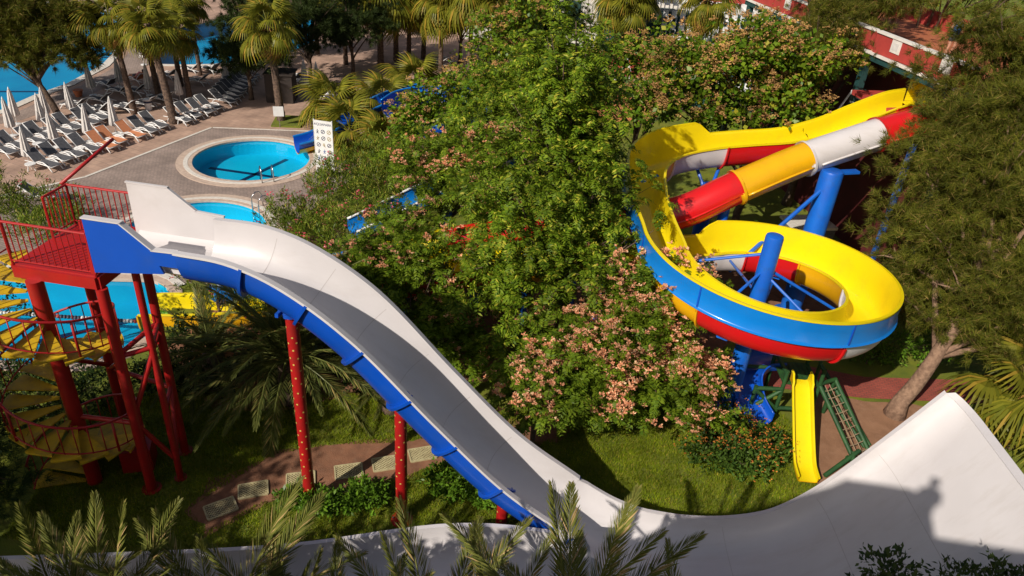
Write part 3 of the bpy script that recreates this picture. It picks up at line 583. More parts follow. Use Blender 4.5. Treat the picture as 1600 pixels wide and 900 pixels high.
for k in range(9):
    a, b = tc_[k], tc_[k+1]
    o = MB().tube(list(tp[a:b+1]), 0.63, 28, cap=(k in (0, 8))).build('tube_section', tm[k], tube, smooth=True, ang=40)
    d = Vector(tp[min(b+1, 199)]-tp[b-1]).normalized(); p = Vector(tp[b])
    MB().tube([p-d*0.05, p-d*0.05, p+d*0.05, p+d*0.05], [0.632, 0.70, 0.70, 0.632], 28, cap=False).build('joint_flange', tm[k], o, smooth=True, ang=40)
    if k < 4:
        s_ = Vector((d.y, -d.x, 0)).normalized()
        for sg in (1, -1):
            pts = [Vector(tp[i])+s_*sg*0.64-Vector((0, 0, 0.1)) for i in range(a, b+1, 3)]
            if len(pts) > 1: MB().tube(pts, 0.04, 6).build('side_seam', tm[k], o, smooth=True)
for x in (7.9, 5.9, 2.4, -1.5, -5.5):
    i = dt(x); MB().tube([(tp[i][0], tp[i][1], -0.1), (tp[i][0], tp[i][1], tp[i][2]-0.6)], 0.2, 16).build('support_column', M_bluep, tube, smooth=True, ang=40)

# ------------------------------------------------------------------ blue slide by the round pool
bs = thing('blue_pool_slide', (-11.5, 40.5, 0), 'blue open slide with yellow underside emptying into the round pool', 'water slide')
bp = smooth_path([(-6.6, 44.9, 2.9), (-8.0, 44.2, 2.6), (-9.0, 43.4, 2.25), (-9.9, 42.6, 1.9), (-11.0, 41.6, 1.35), (-12.2, 40.9, 0.75), (-13.1, 40.35, 0.55)], 70); fb = frames(bp)
def bpt(i, u, v): p, t, r, b = fb[i]; return p+r*u+Vector((0, 0, v))
pr = [(0.62*math.sin(R_(a)), -0.55*math.cos(R_(a))) for a in np.linspace(-90, 90, 15)]; pr = [(-0.64, 0.22)]+pr+[(0.64, 0.22)]
MB().grid([[bpt(i, u, v) for u, v in pr] for i in range(70)]).build('trough_lining', M_blue, bs, smooth=True)
MB().grid([[bpt(i, u*1.07, v*1.07-0.02) for u, v in pr[2:-2]] for i in range(70)]).build('shell_section', M_oyel, bs, smooth=True)
for sd in (0, -1):
    s_ = -1 if sd == 0 else 1; MB().grid([[bpt(i, pr[sd][0]-s_*0.01, 0.24), bpt(i, pr[sd][0]+s_*0.12, 0.24), bpt(i, pr[sd][0]+s_*0.12, 0.17), bpt(i, pr[sd][0]-s_*0.01, 0.17)] for i in range(70)], True).build('rim_lip', M_sky, bs, smooth=True, ang=40)
for x, y, z in ((-8.2, 44.1, 1.9), (-10.6, 41.8, 0.9)): MB().tube([(x, y, -0.1), (x, y, z)], 0.16, 14).build('support_column', M_bluep, bs, smooth=True)
# further blue chute seen through the leaves
b2 = thing('blue_chute', (-4.3, 27.8, 0), 'light blue straight chute glimpsed among flowering treetops', 'water slide')
cp = smooth_path([(-6.6, 26.4, 2.4), (-5.2, 27.2, 2.95), (-3.0, 28.6, 3.8), (-0.6, 30.0, 4.6)], 30); fb = frames(cp)
MB().grid([[bpt(i, u, v) for u, v in pr] for i in range(30)]).build('trough_lining', M_sky, b2, smooth=True)
MB().grid([[bpt(i, u*1.07, v*1.07-0.02) for u, v in pr] for i in range(30)]).build('shell_section', M_sky, b2, smooth=True)
for sd in (0, -1): MB().tube([bpt(i, pr[sd][0], 0.24) for i in range(30)], 0.05, 6).build('rim_lip', M_plastic, b2, smooth=True)
MB().tube([(-3.0, 28.6, -0.1), (-3.0, 28.6, 3.2)], 0.2, 14).build('support_column', M_bluep, b2, smooth=True)
b3 = thing('blue_bowl_slide', (-5.0, 41.5, 0), 'round blue slide bend with pale underside behind the low fan palms', 'water slide')
bw = smooth_path([(-7.6, 41.2, 2.9), (-7.0, 43.0, 2.95), (-5.4, 44.0, 3.0), (-3.5, 43.6, 3.05), (-2.4, 42.0, 2.8), (-2.8, 40.2, 2.5), (-4.4, 39.4, 2.2), (-6.2, 39.8, 1.8)], 60); fb = frames(bw)
MB().grid([[bpt(i, u*1.2, v*1.3) for u, v in pr] for i in range(60)]).build('trough_lining', M_blue, b3, smooth=True)
MB().grid([[bpt(i, u*1.28, v*1.38-0.02) for u, v in pr[2:-2]] for i in range(60)]).build('shell_section', M_white, b3, smooth=True)
for sd in (0, -1): MB().tube([bpt(i, pr[sd][0]*1.2, 0.29) for i in range(60)], 0.06, 6).build('rim_lip', M_sky, b3, smooth=True)
for x, y, z in ((-7.0, 43.0, 2.1), (-3.5, 43.6, 2.2), (-4.4, 39.4, 1.4)): MB().tube([(x, y, -0.1), (x, y, z)], 0.18, 14).build('support_column', M_bluep, b3, smooth=True)

# ------------------------------------------------------------------ children's climbing frame with its yellow slide
play = thing('climbing_frame', (9.9, 20.2, 0), 'green log climbing frame with a straight yellow slide and rope ramp', 'climbing frame')
def log(a, b, r=0.07): MB().tube([a, Vector(a).lerp(Vector(b), 0.5), b], [r, r*0.97, r*0.93], 10).build('log', M_green, play, smooth=True, ang=40)
for x, y, h in ((9.25, 19.75, 1.95), (10.45, 19.8, 2.1), (9.2, 20.95, 1.95), (10.4, 21.0, 2.1), (8.35, 19.7, 1.3), (8.3, 20.9, 1.3), (11.1, 20.2, 1.5), (10.9, 21.1, 1.5)): log((x, y, 0), (x, y, h))
for a, b in (((8.35, 19.7, 0.3), (9.25, 19.75, 0.3)), ((8.35, 19.7, 1.2), (9.25, 19.75, 1.2)), ((8.35, 19.7, 0.35), (9.25, 19.75, 1.15)), ((8.35, 19.7, 1.15), (9.25, 19.75, 0.35)), ((9.25, 19.75, 0.4), (10.45, 19.8, 0.4)), ((9.2, 20.95, 1.9), (10.4, 21.0, 1.9)), ((9.25, 19.75, 1.85), (9.2, 20.95, 1.85)), ((8.3, 20.9, 1.2), (9.2, 20.95, 1.2)),
             ((10.45, 19.85, 1.45), (11.3, 17.55, 0.05)), ((11.1, 20.2, 1.45), (11.95, 17.9, 0.05)), ((10.9, 21.1, 1.4), (12.1, 18.6, 0.05)), ((10.75, 20.3, 1.1), (11.9, 18.5, 0.06)), ((10.45, 19.8, 1.5), (11.1, 20.2, 1.45)), ((10.1, 17.0, 0.08), (11.3, 17.75, 0.55)), ((10.9, 16.8, 0.08), (11.1, 17.7, 0.5)), ((11.1, 17.9, 0.1), (11.3, 17.0, 0.3))): log(a, b, 0.075)
for i in range(8): MB().box((9.3+i*0.155, 20.4, 1.42), (0.14, 1.25, 0.05)).build('deck_plank', M_green, play)
for i in range(9):
    k = (i+0.7)/9.6; a = Vector((10.48, 19.8, 1.4)).lerp(Vector((11.25, 17.65, 0.15)), k); b = Vector((11.05, 20.1, 1.4)).lerp(Vector((11.9, 18.0, 0.15)), k); MB().tube([a, (a+b)/2-Vector((0, 0, 0.04)), b], 0.016, 6).build('rope_rung', M_rope, play)
for k in (0.35, 0.65): MB().tube([Vector((10.48, 19.8, 1.38)).lerp(Vector((11.05, 20.1, 1.38)), k), Vector((11.25, 17.65, 0.12)).lerp(Vector((11.9, 18.0, 0.12)), k)], 0.014, 6).build('net_rope', M_rope, play)
kp = smooth_path([(9.78, 19.95, 1.52), (9.76, 19.6, 1.46), (9.66, 18.8, 1.02), (9.55, 17.9, 0.52), (9.47, 17.25, 0.22), (9.44, 16.85, 0.16), (9.43, 16.62, 0.15)], 40); fk = frames(kp)
def kpt(i, u, v): p, t, r, b = fk[i]; return p+r*u+b*v
kprof = [(-0.29, 0.17), (-0.275, 0.02), (-0.22, -0.01), (0.22, -0.01), (0.275, 0.02), (0.29, 0.17)]
def kh(i): return 1.0 + (1.1 if i < 3 else 0.6 if i < 5 else 0)
MB().grid([[kpt(i, u, v*(kh(i) if v > 0.1 else 1)) for u, v in kprof] for i in range(40)]).build('slide_bed', M_yel, play, smooth=True, ang=50)
MB().grid([[kpt(i, u*1.08, (v*(kh(i) if v > 0.1 else 1))-0.03) for u, v in kprof] for i in range(40)]).build('slide_underside', M_oyel, play, smooth=True, ang=50)
for sd in (0, -1):
    s_ = -1 if sd == 0 else 1; MB().grid([[kpt(i, kprof[sd][0]-s_*0.01, 0.17*kh(i)+0.02), kpt(i, kprof[sd][0]+s_*0.05, 0.17*kh(i)+0.02), kpt(i, kprof[sd][0]+s_*0.05, 0.17*kh(i)-0.03), kpt(i, kprof[sd][0]-s_*0.01, 0.17*kh(i)-0.03)] for i in range(40)], True).build('slide_rim', M_yel, play, smooth=True, ang=50)
bc = thing('blue_play_chute', (8.9, 20.4, 0), 'short curved dark blue chute at the foot of the blue column', 'play slide')
cp = smooth_path([(9.5, 21.25, 1.25), (8.8, 21.1, 1.2), (8.25, 20.55, 1.0), (8.2, 19.7, 0.65), (8.5, 18.95, 0.3)], 30); fb = frames(cp)
pr3 = [(-0.5, 0.30), (-0.48, 0.05), (-0.36, -0.05), (0, -0.08), (0.36, -0.05), (0.48, 0.05), (0.5, 0.30)]
MB().grid([[bpt(i, u, v) for u, v in pr3] for i in range(30)]).build('trough_lining', M_blue, bc, smooth=True)
MB().grid([[bpt(i, u*1.06, v-0.04) for u, v in pr3] for i in range(30)]).build('shell_section', M_blue, bc, smooth=True)
for sd in (0, -1): MB().tube([bpt(i, pr3[sd][0]*1.03, 0.29) for i in range(30)], 0.035, 6).build('rim_lip', M_blue, bc, smooth=True)
for x, y, z in ((9.0, 21.1, 1.05), (8.25, 19.9, 0.6)): MB().tube([(x, y, -0.05), (x, y, z)], 0.07, 10).build('leg', M_bluep, bc, smooth=True)

# ------------------------------------------------------------------ stepping grids
grid_me = None
stones = [((-7.45, 13.9), 0.62, 'part hidden by palm fronds, nearest the tower'), ((-6.82, 14.65), 0.35, 'second from the tower'), ((-5.63, 15.18), 0.28, 'just behind the left dotted post'), ((-4.35, 15.65), 0.3, 'in the middle between the two dotted posts'), ((-3.33, 16.08), 0.33, 'crossed by the post shadow near the right dotted post'), ((-2.32, 16.6), 0.35, 'just right of the right dotted post'), ((-1.31, 17.26), 0.4, 'half hidden under the blue slide edge')]
for (x, y), rz, txt in stones:
    if grid_me is None:
        q = MB(); nx, ny = 9, 5; wx, wy = 0.78, 0.52
        for a, b in (((-wx/2, -wy/2), (wx/2, -wy/2)), ((wx/2, -wy/2), (wx/2, wy/2)), ((wx/2, wy/2), (-wx/2, wy/2)), ((-wx/2, wy/2), (-wx/2, -wy/2))): q.bar((*a, 0.028), (*b, 0.028), 0.045, 0.045)
        for i in range(-5, 12):
            for sg in (1, -1):
                # diagonal ribs clipped to the frame
                x0 = -wx/2 + i*wx/9*1.0; pts = []
                a = Vector((x0 if sg > 0 else -x0, -wy/2)); b = a + Vector((sg*wy, wy)); 
                t0, t1 = 0.0, 1.0
                lo, hi = (-wx/2, wx/2)
                if sg > 0: t0 = max(0, (lo-a.x)/wy); t1 = min(1, (hi-a.x)/wy)
                else: t0 = max(0, (a.x-hi)/wy); t1 = min(1, (a.x-lo)/wy)
                if t1-t0 > 0.05: p = a.lerp(b, t0); s2 = a.lerp(b, t1); q.bar((p.x, p.y, 0.022 if sg > 0 else 0.024), (s2.x, s2.y, 0.022 if sg > 0 else 0.024), 0.017, 0.03)
        o = q.build('stepping_grid', M_grid); grid_me = o.data
    else: o = link('stepping_grid', grid_me)
    o.location = (x, y, 0.0); o.rotation_euler.z = rz
    tag(o, 'cream lattice stepping grid ' + txt, 'stepping grid', 'stepping grids along the soil path')
# ------------------------------------------------------------------ loungers, parasols and other things on the terrace
AX = Vector((0.346, 0.938, 0))                                    # direction of the rows
def make_lounger(sling, sname):
    root = bpy.data.objects.new('sun_lounger', None); COL.objects.link(root); WL[root.name] = Vector((0, 0, 0))
    # foot at +x, head at -x
    for s in (-1, 1):
        y = s*0.31
        MB().tube([(0.93, y, 0.30), (0.55, y, 0.33), (0.0, y, 0.34), (-0.30, y, 0.33), (-0.95, y, 0.30)], 0.028, 6).build('side_rail', M_plastic, root, smooth=True)
        MB().tube([(-0.22, y, 0.34), (-0.55, y, 0.62), (-0.86, y, 0.86)], 0.026, 6).build('back_rail', M_plastic, root, smooth=True)
        MB().tube([(0.95, y, 0.02), (0.86, y, 0.12), (0.66, y, 0.34), (0.40, y, 0.45), (0.10, y, 0.44), (-0.12, y, 0.36)], 0.034, 6).build('arm_rest', M_plastic, root, smooth=True)
        MB().tube([(-0.35, y, 0.34), (-0.55, y, 0.20), (-0.66, y, 0.02)], 0.034, 6).build('leg', M_plastic, root, smooth=True)
    MB().tube([(0.93, -0.31, 0.30), (0.93, 0.31, 0.30)], 0.028, 6).build('foot_bar', M_plastic, root, smooth=True)
    MB().tube([(-0.86, -0.31, 0.86), (-0.86, 0.31, 0.86)], 0.028, 6).build('head_bar', M_plastic, root, smooth=True)
    MB().box((0.36, 0, 0.335), (1.14, 0.58, 0.018)).build('seat_sling', sling, root)
    MB().bar((-0.22, 0, 0.36), (-0.84, 0, 0.86), 0.58, 0.018).build('back_sling', sling, root)
    return root
LG = make_lounger(M_gsling, 'grey'); LO = make_lounger(M_osling, 'orange')
first = {'g': LG, 'o': LO}; used = {}
def lounger(x, y, ang, kind, label, group):
    src = first[kind]
    if kind in used: o = copy_tree(src)
    else: o = src; used[kind] = 1
    o.location = (x, y, 0.02); o.rotation_euler.z = ang; tag(o, label, 'sun lounger', group); return o
A_ang = math.atan2(-0.346, 0.938)
rowA = [(-24.04, 35.07), (-23.91, 36.02), (-23.56, 36.77), (-23.28, 37.67), (-22.63, 38.28), (-22.55, 39.15), (-22.0, 40.25), (-21.7, 41.2), (-21.5, 42.15), (-20.57, 43.45), (-20.38, 44.45), (-20.0, 45.35), (-19.8, 46.25)]
ordA = ['first (nearest the camera)', 'second', 'third', 'fourth', 'fifth', 'sixth', 'seventh', 'eighth', 'ninth', 'tenth', 'eleventh', 'twelfth', 'last (farthest)']
for i, (x, y) in enumerate(rowA):
    k = 'o' if i in (4, 5, 6) else 'g'
    lounger(x-0.93*0.938, y+0.93*0.346, A_ang+rnd.uniform(-0.05, 0.05), k, ('orange' if k == 'o' else 'grey') + ' and white lounger, ' + ordA[i] + ' in the front row along the tiles', 'loungers in the front row')
rowB = [(-27.08, 36.36), (-27.0, 37.2), (-26.5, 38.1), (-26.5, 38.95), (-25.97, 39.85), (-25.9, 40.7), (-25.47, 41.83), (-25.4, 42.7)]
for i, (x, y) in enumerate(rowB):
    lounger(x-0.9*0.938, y+0.9*0.346, A_ang+rnd.uniform(-0.06, 0.06), 'g', 'grey lounger in the second row, number %s from the near end' % ['one', 'two', 'three', 'four', 'five', 'six', 'seven', 'eight'][i], 'loungers in the second row')
back = [(-28.69, 49.35), (-27.31, 48.18), (-27.49, 46.05), (-27.47, 51.03), (-26.4, 48.44), (-24.63, 45.99), (-24.0, 47.23), (-25.4, 45.0), (-23.55, 51.87), (-23.86, 55.0), (-25.14, 54.6), (-26.0, 52.6), (-28.3, 44.6), (-26.6, 44.2)]
BK = ['on the promenade edge far left', 'right of the parasol on the promenade', 'behind the second row near the pot', '', 'between the two slim palms', 'directly left of the white bin', 'beside the lone parasol', 'just behind the end of the second row', 'by the base of the far slim palm', 'nearest the far pool', 'left of the one nearest the far pool', 'behind the thick palm trunk', 'in the pine shade, left one', 'in the pine shade, right one']
for i, (x, y) in enumerate(back):
    lounger(x, y, A_ang+math.pi+rnd.uniform(-0.2, 0.2), 'o' if i == 3 else 'g', 'lounger facing the lagoon, %s' % BK[i] if i != 3 else 'orange lounger facing the lagoon far back among the palms', 'loungers facing the lagoon' if i != 3 else None)
for i in range(9):
    x, y = -20.3-i*0.08, 48.0+i*0.82
    lounger(x, y, A_ang+rnd.uniform(-0.05, 0.05), 'g', 'white framed lounger, %s in the shaded row running away' % ordA[i] if i else 'white framed lounger, nearest in the shaded row running away', 'loungers in the shaded far row')
for i, (x, y, a) in enumerate([(-13.6, 50.2, 2.9), (-13.9, 51.3, 2.9), (-13.6, 52.3, 2.9), (-16.6, 53.6, 2.4), (-17.3, 54.6, 2.4), (-7.6, 62.0, 2.8), (-7.2, 63.4, 2.8)]):
    lounger(x, y, a, 'g', 'white lounger ' + ['nearest behind the low fan palms', 'second behind the low fan palms', 'third behind the low fan palms', 'left under the dark pine', 'right under the dark pine', 'left of the pair behind the far palms', 'right of the pair behind the far palms'][i], 'loungers behind the fan palms')
lounger(-22.7, 31.6, A_ang+0.5, 'g', 'single white lounger on the paving behind the tower rail', None)

def make_parasol():
    root = bpy.data.objects.new('closed_parasol', None); COL.objects.link(root); WL[root.name] = Vector((0, 0, 0))
    MB().tube([(0, 0, 0), (0, 0, 2.2)], 0.024, 8).build('pole', M_plastic, root, smooth=True)
    MB().tube([(0, 0, 0), (0, 0, 0.06), (0, 0, 0.09)], [0.24, 0.24, 0.10], 14).build('base', M_plastic, root, smooth=True, ang=40)
    rows = []
    for z, r in ((0.55, 0.22), (0.62, 0.235), (0.9, 0.21), (1.3, 0.17), (1.7, 0.125), (2.0, 0.085), (2.12, 0.05)):
        rows.append([((r*(1+0.22*math.cos(8*a)))*math.cos(a), (r*(1+0.22*math.cos(8*a)))*math.sin(a), z+0.03*math.cos(8*a)*(z < 0.6)) for a in np.linspace(0, 2*math.pi, 48, endpoint=False)])
    MB().grid(rows, True).build('folded_canopy', M_canv, root, smooth=True)
    MB().tube([(0, 0, 2.1), (0, 0, 2.16), (0, 0, 2.28)], [0.055, 0.05, 0.01], 8).build('finial', M_plastic, root, smooth=True)
    return root
UM = make_parasol()
umb = [((-29.07, 39.38), 'at the far left edge by the second row'), ((-25.83, 35.59), 'nearest the camera at the head of the front row'), ((-29.99, 41.22), 'at the left edge beside the lagoon'), ((-28.18, 40.85), 'in front of the leaning pine trunk'), ((-25.91, 38.21), 'between the two rows, second from the near end'), ((-24.74, 39.44), 'behind the orange loungers'), ((-23.96, 40.96), 'behind the last orange lounger'), ((-27.78, 43.26), 'in the pine shade right of its trunk'), ((-28.71, 42.15), 'close behind the pine trunk'), ((-28.83, 47.54), 'by the terracotta pot at the promenade'), ((-27.89, 49.35), 'on the promenade edge beside the first palm'),
       ((-23.06, 47.66), 'standing alone between the palm trunks'), ((-25.5, 48.48), 'half hidden behind the thick palm trunk'), ((-29.26, 55.63), 'far back at the lagoon edge'), ((-21.6, 51.99), 'at the start of the shaded far row'), ((-21.68, 54.24), 'farthest back in the shaded row'), ((-16.0, 52.2), 'behind the dark hut'), ((-15.2, 52.6), 'behind the tall palm right of the hut')]
for i, ((x, y), txt) in enumerate(umb):
    o = UM if i == 0 else copy_tree(UM); o.location = (x, y, 0.02); o.rotation_euler = (rnd.uniform(-0.03, 0.03), rnd.uniform(-0.03, 0.03), rnd.uniform(0, 3)); s = rnd.uniform(0.92, 1.04); o.scale = (s, s, s)
    tag(o, 'closed cream parasol ' + txt, 'parasol', 'closed parasols on the terrace')
# small side tables
for i, (x, y, tx) in enumerate([(-25.3, 34.9, 'under the nearest parasol'), (-24.2, 37.5, 'beside the third front lounger'), (-23.2, 39.9, 'between orange loungers'), (-26.6, 37.7, 'in the second row'), (-21.3, 43.6, 'beside the thick palm')]):
    t = thing('side_table', (x, y, 0.02), 'low white plastic side table ' + tx, 'side table', 'side tables')
    MB().tube([(x, y, 0.36), (x, y, 0.40)], 0.26, 16).build('table_top', M_plastic, t)
    for a in range(3): MB().tube([(x+0.2*math.cos(a*2.1), y+0.2*math.sin(a*2.1), 0.02), (x+0.1*math.cos(a*2.1), y+0.1*math.sin(a*2.1), 0.36)], 0.025, 6).build('leg', M_plastic, t)
# bin, hut, signs, pot
t = thing('waste_bin', (-24.22, 45.65, 0.02), 'round white bin with dark band between palms', 'bin')
MB().tube([(-24.22, 45.65, 0.02), (-24.22, 45.65, 0.5)], [0.20, 0.24], 16).build('body', M_plastic, t, smooth=True, ang=40); MB().tube([(-24.22, 45.65, 0.5), (-24.22, 45.65, 0.64)], 0.25, 16).build('band', M_line, t, smooth=True, ang=40); MB().tube([(-24.22, 45.65, 0.64), (-24.22, 45.65, 0.72), (-24.22, 45.65, 0.78)], [0.27, 0.25, 0.12], 16).build('lid', M_plastic, t, smooth=True)
t = thing('dark_hut', (-16.9, 49.9, 0), 'small dark brown wooden hut behind the tall palm', 'hut')
MB().box((-16.9, 49.9, 0.95), (1.75, 1.6, 1.9), 0.1).build('wall', M_dark, t); MB().box((-16.9, 49.9, 1.95), (1.95, 1.8, 0.1), 0.1).build('roof', M_dark, t)
for i in range(7): MB().box((-17.65+i*0.25+0.0, 49.07-i*0.0+i*0.025, 0.95), (0.2, 0.04, 1.8), 0.1).build('board', M_dark, t)
t = thing('notice_sign', (-15.35, 44.35, 0), 'small blank white notice on a stake by the palm bed', 'sign')
MB().tube([(-15.35, 44.35, 0), (-15.35, 44.35, 0.9)], 0.025, 6).build('stake', M_steel, t); MB().box((-15.35, 44.31, 1.05), (0.62, 0.03, 0.62), 0.25).build('panel', M_plastic, t)
t = thing('flower_pot', (-29.6, 47.2, 0.02), 'terracotta pot with a low green plant on the promenade', 'pot')
MB().tube([(-29.6, 47.2, 0.02), (-29.6, 47.2, 0.4), (-29.6, 47.2, 0.45)], [0.2, 0.3, 0.32], 14).build('pot', M_terra, t, smooth=True, ang=40)
# pool ladders
def ladder(x, y, ang, lab):
    t = thing('pool_ladder', (x, y, 0), lab, 'pool ladder', 'steel pool ladders'); d = Vector((math.cos(ang), math.sin(ang), 0)); s = Vector((-d.y, d.x, 0))
    for k in (-1, 1):
        b = Vector((x, y, 0))+s*k*0.3
        MB().tube([b-d*0.35+Vector((0, 0, 0.03)), b-d*0.33+Vector((0, 0, 0.6)), b-d*0.2+Vector((0, 0, 0.82)), b+Vector((0, 0, 0.85)), b+d*0.22+Vector((0, 0, 0.65)), b+d*0.25+Vector((0, 0, -0.7))], 0.03, 8).build('rail', M_steel, t, smooth=True)
    for z in (-0.25, -0.5): MB().tube([Vector((x, y, z))+s*0.3+d*0.25, Vector((x, y, z))-s*0.3+d*0.25], 0.025, 6).build('step', M_steel, t)
ladder(-13.45, 36.05, R_(118), 'steel ladder on the near rim of the round pool'); ladder(-12.6, 32.45, R_(230), 'steel ladder at the half hidden pool behind the slide')
# information board
t = thing('information_board', (-10.45, 36.7, 0), 'tall white information board with dark pictograms standing in the shrubs', 'sign')
BC = Vector((-10.45, 36.7, 0)); bx = Vector((0.985, -0.17, 0)); bn_ = Vector((-0.17, -0.985, 0)); bang = math.atan2(bx.y, bx.x)
MB().box(BC+Vector((0, 0, 2.0)), (0.98, 0.05, 2.6), bang).build('panel', M_plastic, t)
for k in (-1, 1): MB().tube([BC+bx*k*0.5, BC+bx*k*0.5+Vector((0, 0, 3.35))], 0.035, 8).build('post', M_plastic, t)
f = bpy.data.curves.new('heading', 'FONT'); f.body = 'AQUAPARK'; f.size = 0.185; f.align_x = 'CENTER'; f.extrude = 0.002
fo = bpy.data.objects.new('heading', f); COL.objects.link(fo); fo.matrix_world = Matrix.Translation(BC+bn_*0.029+Vector((0, 0, 3.05))) @ Matrix((bx, Vector((0, 0, 1)), bn_)).transposed().to_4x4()
bpy.context.view_layer.update(); dg = bpy.context.evaluated_depsgraph_get(); fm_ = bpy.data.meshes.new_from_object(fo.evaluated_get(dg)); mwf = fo.matrix_world.copy(); bpy.data.objects.remove(fo)
fm_.transform(Matrix.Translation(-BC) @ mwf); fm_.materials.clear(); fm_.materials.append(M_line); link('heading', fm_, t)
picm = [M_line, mat('pictogram_blue', (0.02, 0.10, 0.35), 0.6, (0.02, 0.12, 0.4), 5), mat('pictogram_tan', (0.35, 0.28, 0.12), 0.6, (0.3, 0.24, 0.1), 5)]
for r in range(6):
    for c in range(3):
        p = BC+bx*((c-1)*0.30+rnd.uniform(-0.02, 0.02))+Vector((0, 0, 2.72-r*0.36)); q = MB()
        pts = [p+bx*(0.115*math.cos(a))+Vector((0, 0, 0.115*math.sin(a)))+bn_*0.028 for a in np.linspace(0, 2*math.pi, 12, endpoint=False)]
        kind = rnd.random()
        if kind < 0.45:                                          # ring with a slanted bar
            inn_ = [p+(x-p-bn_*0.028)*0.72+bn_*0.028 for x in pts]; q.grid([pts, inn_], True)
            q.bar(p+bx*-0.07+Vector((0, 0, -0.07))+bn_*0.029, p+bx*0.07+Vector((0, 0, 0.07))+bn_*0.029, 0.004, 0.03)
        else:                                                    # small figure: head, body, legs
            q.add([p+bx*(0.028*math.cos(a))+Vector((0, 0, 0.085+0.028*math.sin(a)))+bn_*0.028 for a in np.linspace(0, 2*math.pi, 8, endpoint=False)], [tuple(range(8))])
            a = rnd.uniform(-0.5, 0.5); v = bx*math.sin(a)+Vector((0, 0, math.cos(a)))
            q.bar(p+v*0.05+bn_*0.03, p-v*0.03+bn_*0.03, 0.004, 0.07); q.bar(p-v*0.03+bn_*0.03, p-v*0.11+bx*0.05+bn_*0.03, 0.004, 0.03); q.bar(p-v*0.03+bn_*0.03, p-v*0.11-bx*0.05+bn_*0.03, 0.004, 0.03); q.bar(p-bx*0.08+bn_*0.031, p+bx*0.08+v*0.03+bn_*0.031, 0.004, 0.025)
        q.build('pictogram', picm[0 if rnd.random() < 0.7 else rnd.randint(1, 2)], t)

# ------------------------------------------------------------------ people
def person(name, joints, label, cloth, clothz, loc, rz, hair=True):
    """joints: dict of 3-D points of the skeleton; the body is one skinned mesh, shirt and hair are children"""
    me = bpy.data.meshes.new('body'); names = list(joints); idx = {n: i for i, n in enumerate(names)}
    E_ = [('pelvis', 'waist'), ('waist', 'chest'), ('chest', 'neck'), ('neck', 'head'), ('head', 'crown')]
    for s in 'lr': E_ += [('chest', 'sho'+s), ('sho'+s, 'elb'+s), ('elb'+s, 'wri'+s), ('wri'+s, 'han'+s), ('pelvis', 'hip'+s), ('hip'+s, 'kne'+s), ('kne'+s, 'ank'+s), ('ank'+s, 'toe'+s)]
    me.from_pydata([joints[n] for n in names], [(idx[a], idx[b]) for a, b in E_], [])
    root = thing(name, loc, label, 'person'); root.rotation_euler.z = rz
    o = link('body', me, root); me.materials.append(M_skin)
    sk = o.modifiers.new('skin', 'SKIN'); R = dict(pelvis=.15, waist=.13, chest=.16, neck=.06, head=.095, crown=.075, sho=.075, elb=.048, wri=.033, han=.04, hip=.10, kne=.065, ank=.042, toe=.04)
    for n in names: r = R[n if n in R else n[:-1]]; me.skin_vertices[0].data[idx[n]].radius = (r, r*0.85 if n in ('pelvis', 'waist', 'chest') else r)
    me.skin_vertices[0].data[idx['pelvis']].use_root = True
    sb = o.modifiers.new('sub', 'SUBSURF'); sb.levels = 1; sb.render_levels = 1
    dg = bpy.context.evaluated_depsgraph_get(); nm = bpy.data.meshes.new_from_object(o.evaluated_get(dg)); o.modifiers.clear(); o.data = nm; nm.materials.clear(); nm.materials.append(M_skin)
    j = joints; q = MB(); off = Vector(loc)
    pts = [Vector(j['pelvis'])+off, Vector(j['waist'])+off, Vector(j['chest'])+off, Vector(j['chest']).lerp(Vector(j['neck']), 0.6)+off]
    q.tube(pts, [0.185, 0.175, 0.20, 0.10], 12).build('shirt', cloth, root, smooth=True)
    c = Vector(j['crown'])*0.6+Vector(j['head'])*0.4; MB().ball(tuple(c+off+Vector((0, 0.02, 0.035))), 0.115, 10, 6).build('hair', M_hair, root, smooth=True)
    MB().tube([Vector(j['hipl'])+off+Vector((0, 0, .05)), Vector(j['hipl']).lerp(Vector(j['knel']), .55)+off], [0.135, 0.115], 10).build('shorts', M_gsling, root, smooth=True)
    MB().tube([Vector(j['hipr'])+off+Vector((0, 0, .05)), Vector(j['hipr']).lerp(Vector(j['kner']), .55)+off], [0.135, 0.115], 10).build('shorts', M_gsling, root, smooth=True)
    return root
STAND = dict(pelvis=(0, 0, .95), waist=(0, 0, 1.12), chest=(0, .0, 1.34), neck=(0, 0, 1.5), head=(0, -.02, 1.62), crown=(0, -.01, 1.72), shol=(-.19, 0, 1.42), elbl=(-.27, .02, 1.15), wril=(-.26, -.1, .92), hanl=(-.25, -.14, .84), shor=(.19, 0, 1.42), elbr=(.28, .03, 1.16), wrir=(.2, -.14, 1.02), hanr=(.14, -.2, 1.0), hipl=(-.1, 0, .9), knel=(-.12, -.03, .5), ankl=(-.13, .03, .08), toel=(-.14, -.14, .04), hipr=(.1, 0, .9), kner=(.14, -.08, .5), ankr=(.15, .05, .08), toer=(.17, -.12, .04))
LIE = dict(pelvis=(0, 0, .47), waist=(-.15, 0, .55), chest=(-.36, 0, .70), neck=(-.52, 0, .83), head=(-.63, 0, .92), crown=(-.72, 0, .98), shol=(-.42, -.19, .76), elbl=(-.2, -.3, .6), wril=(.02, -.26, .5), hanl=(.1, -.24, .5), shor=(-.42, .19, .76), elbr=(-.2, .3, .6), wrir=(.02, .26, .5), hanr=(.1, .24, .5), hipl=(.06, -.1, .46), knel=(.42, -.12, .46), ankl=(.82, -.12, .42), toel=(.88, -.12, .52), hipr=(.06, .1, .46), kner=(.4, .12, .6), ankr=(.72, .13, .42), toer=(.86, .13, .44))
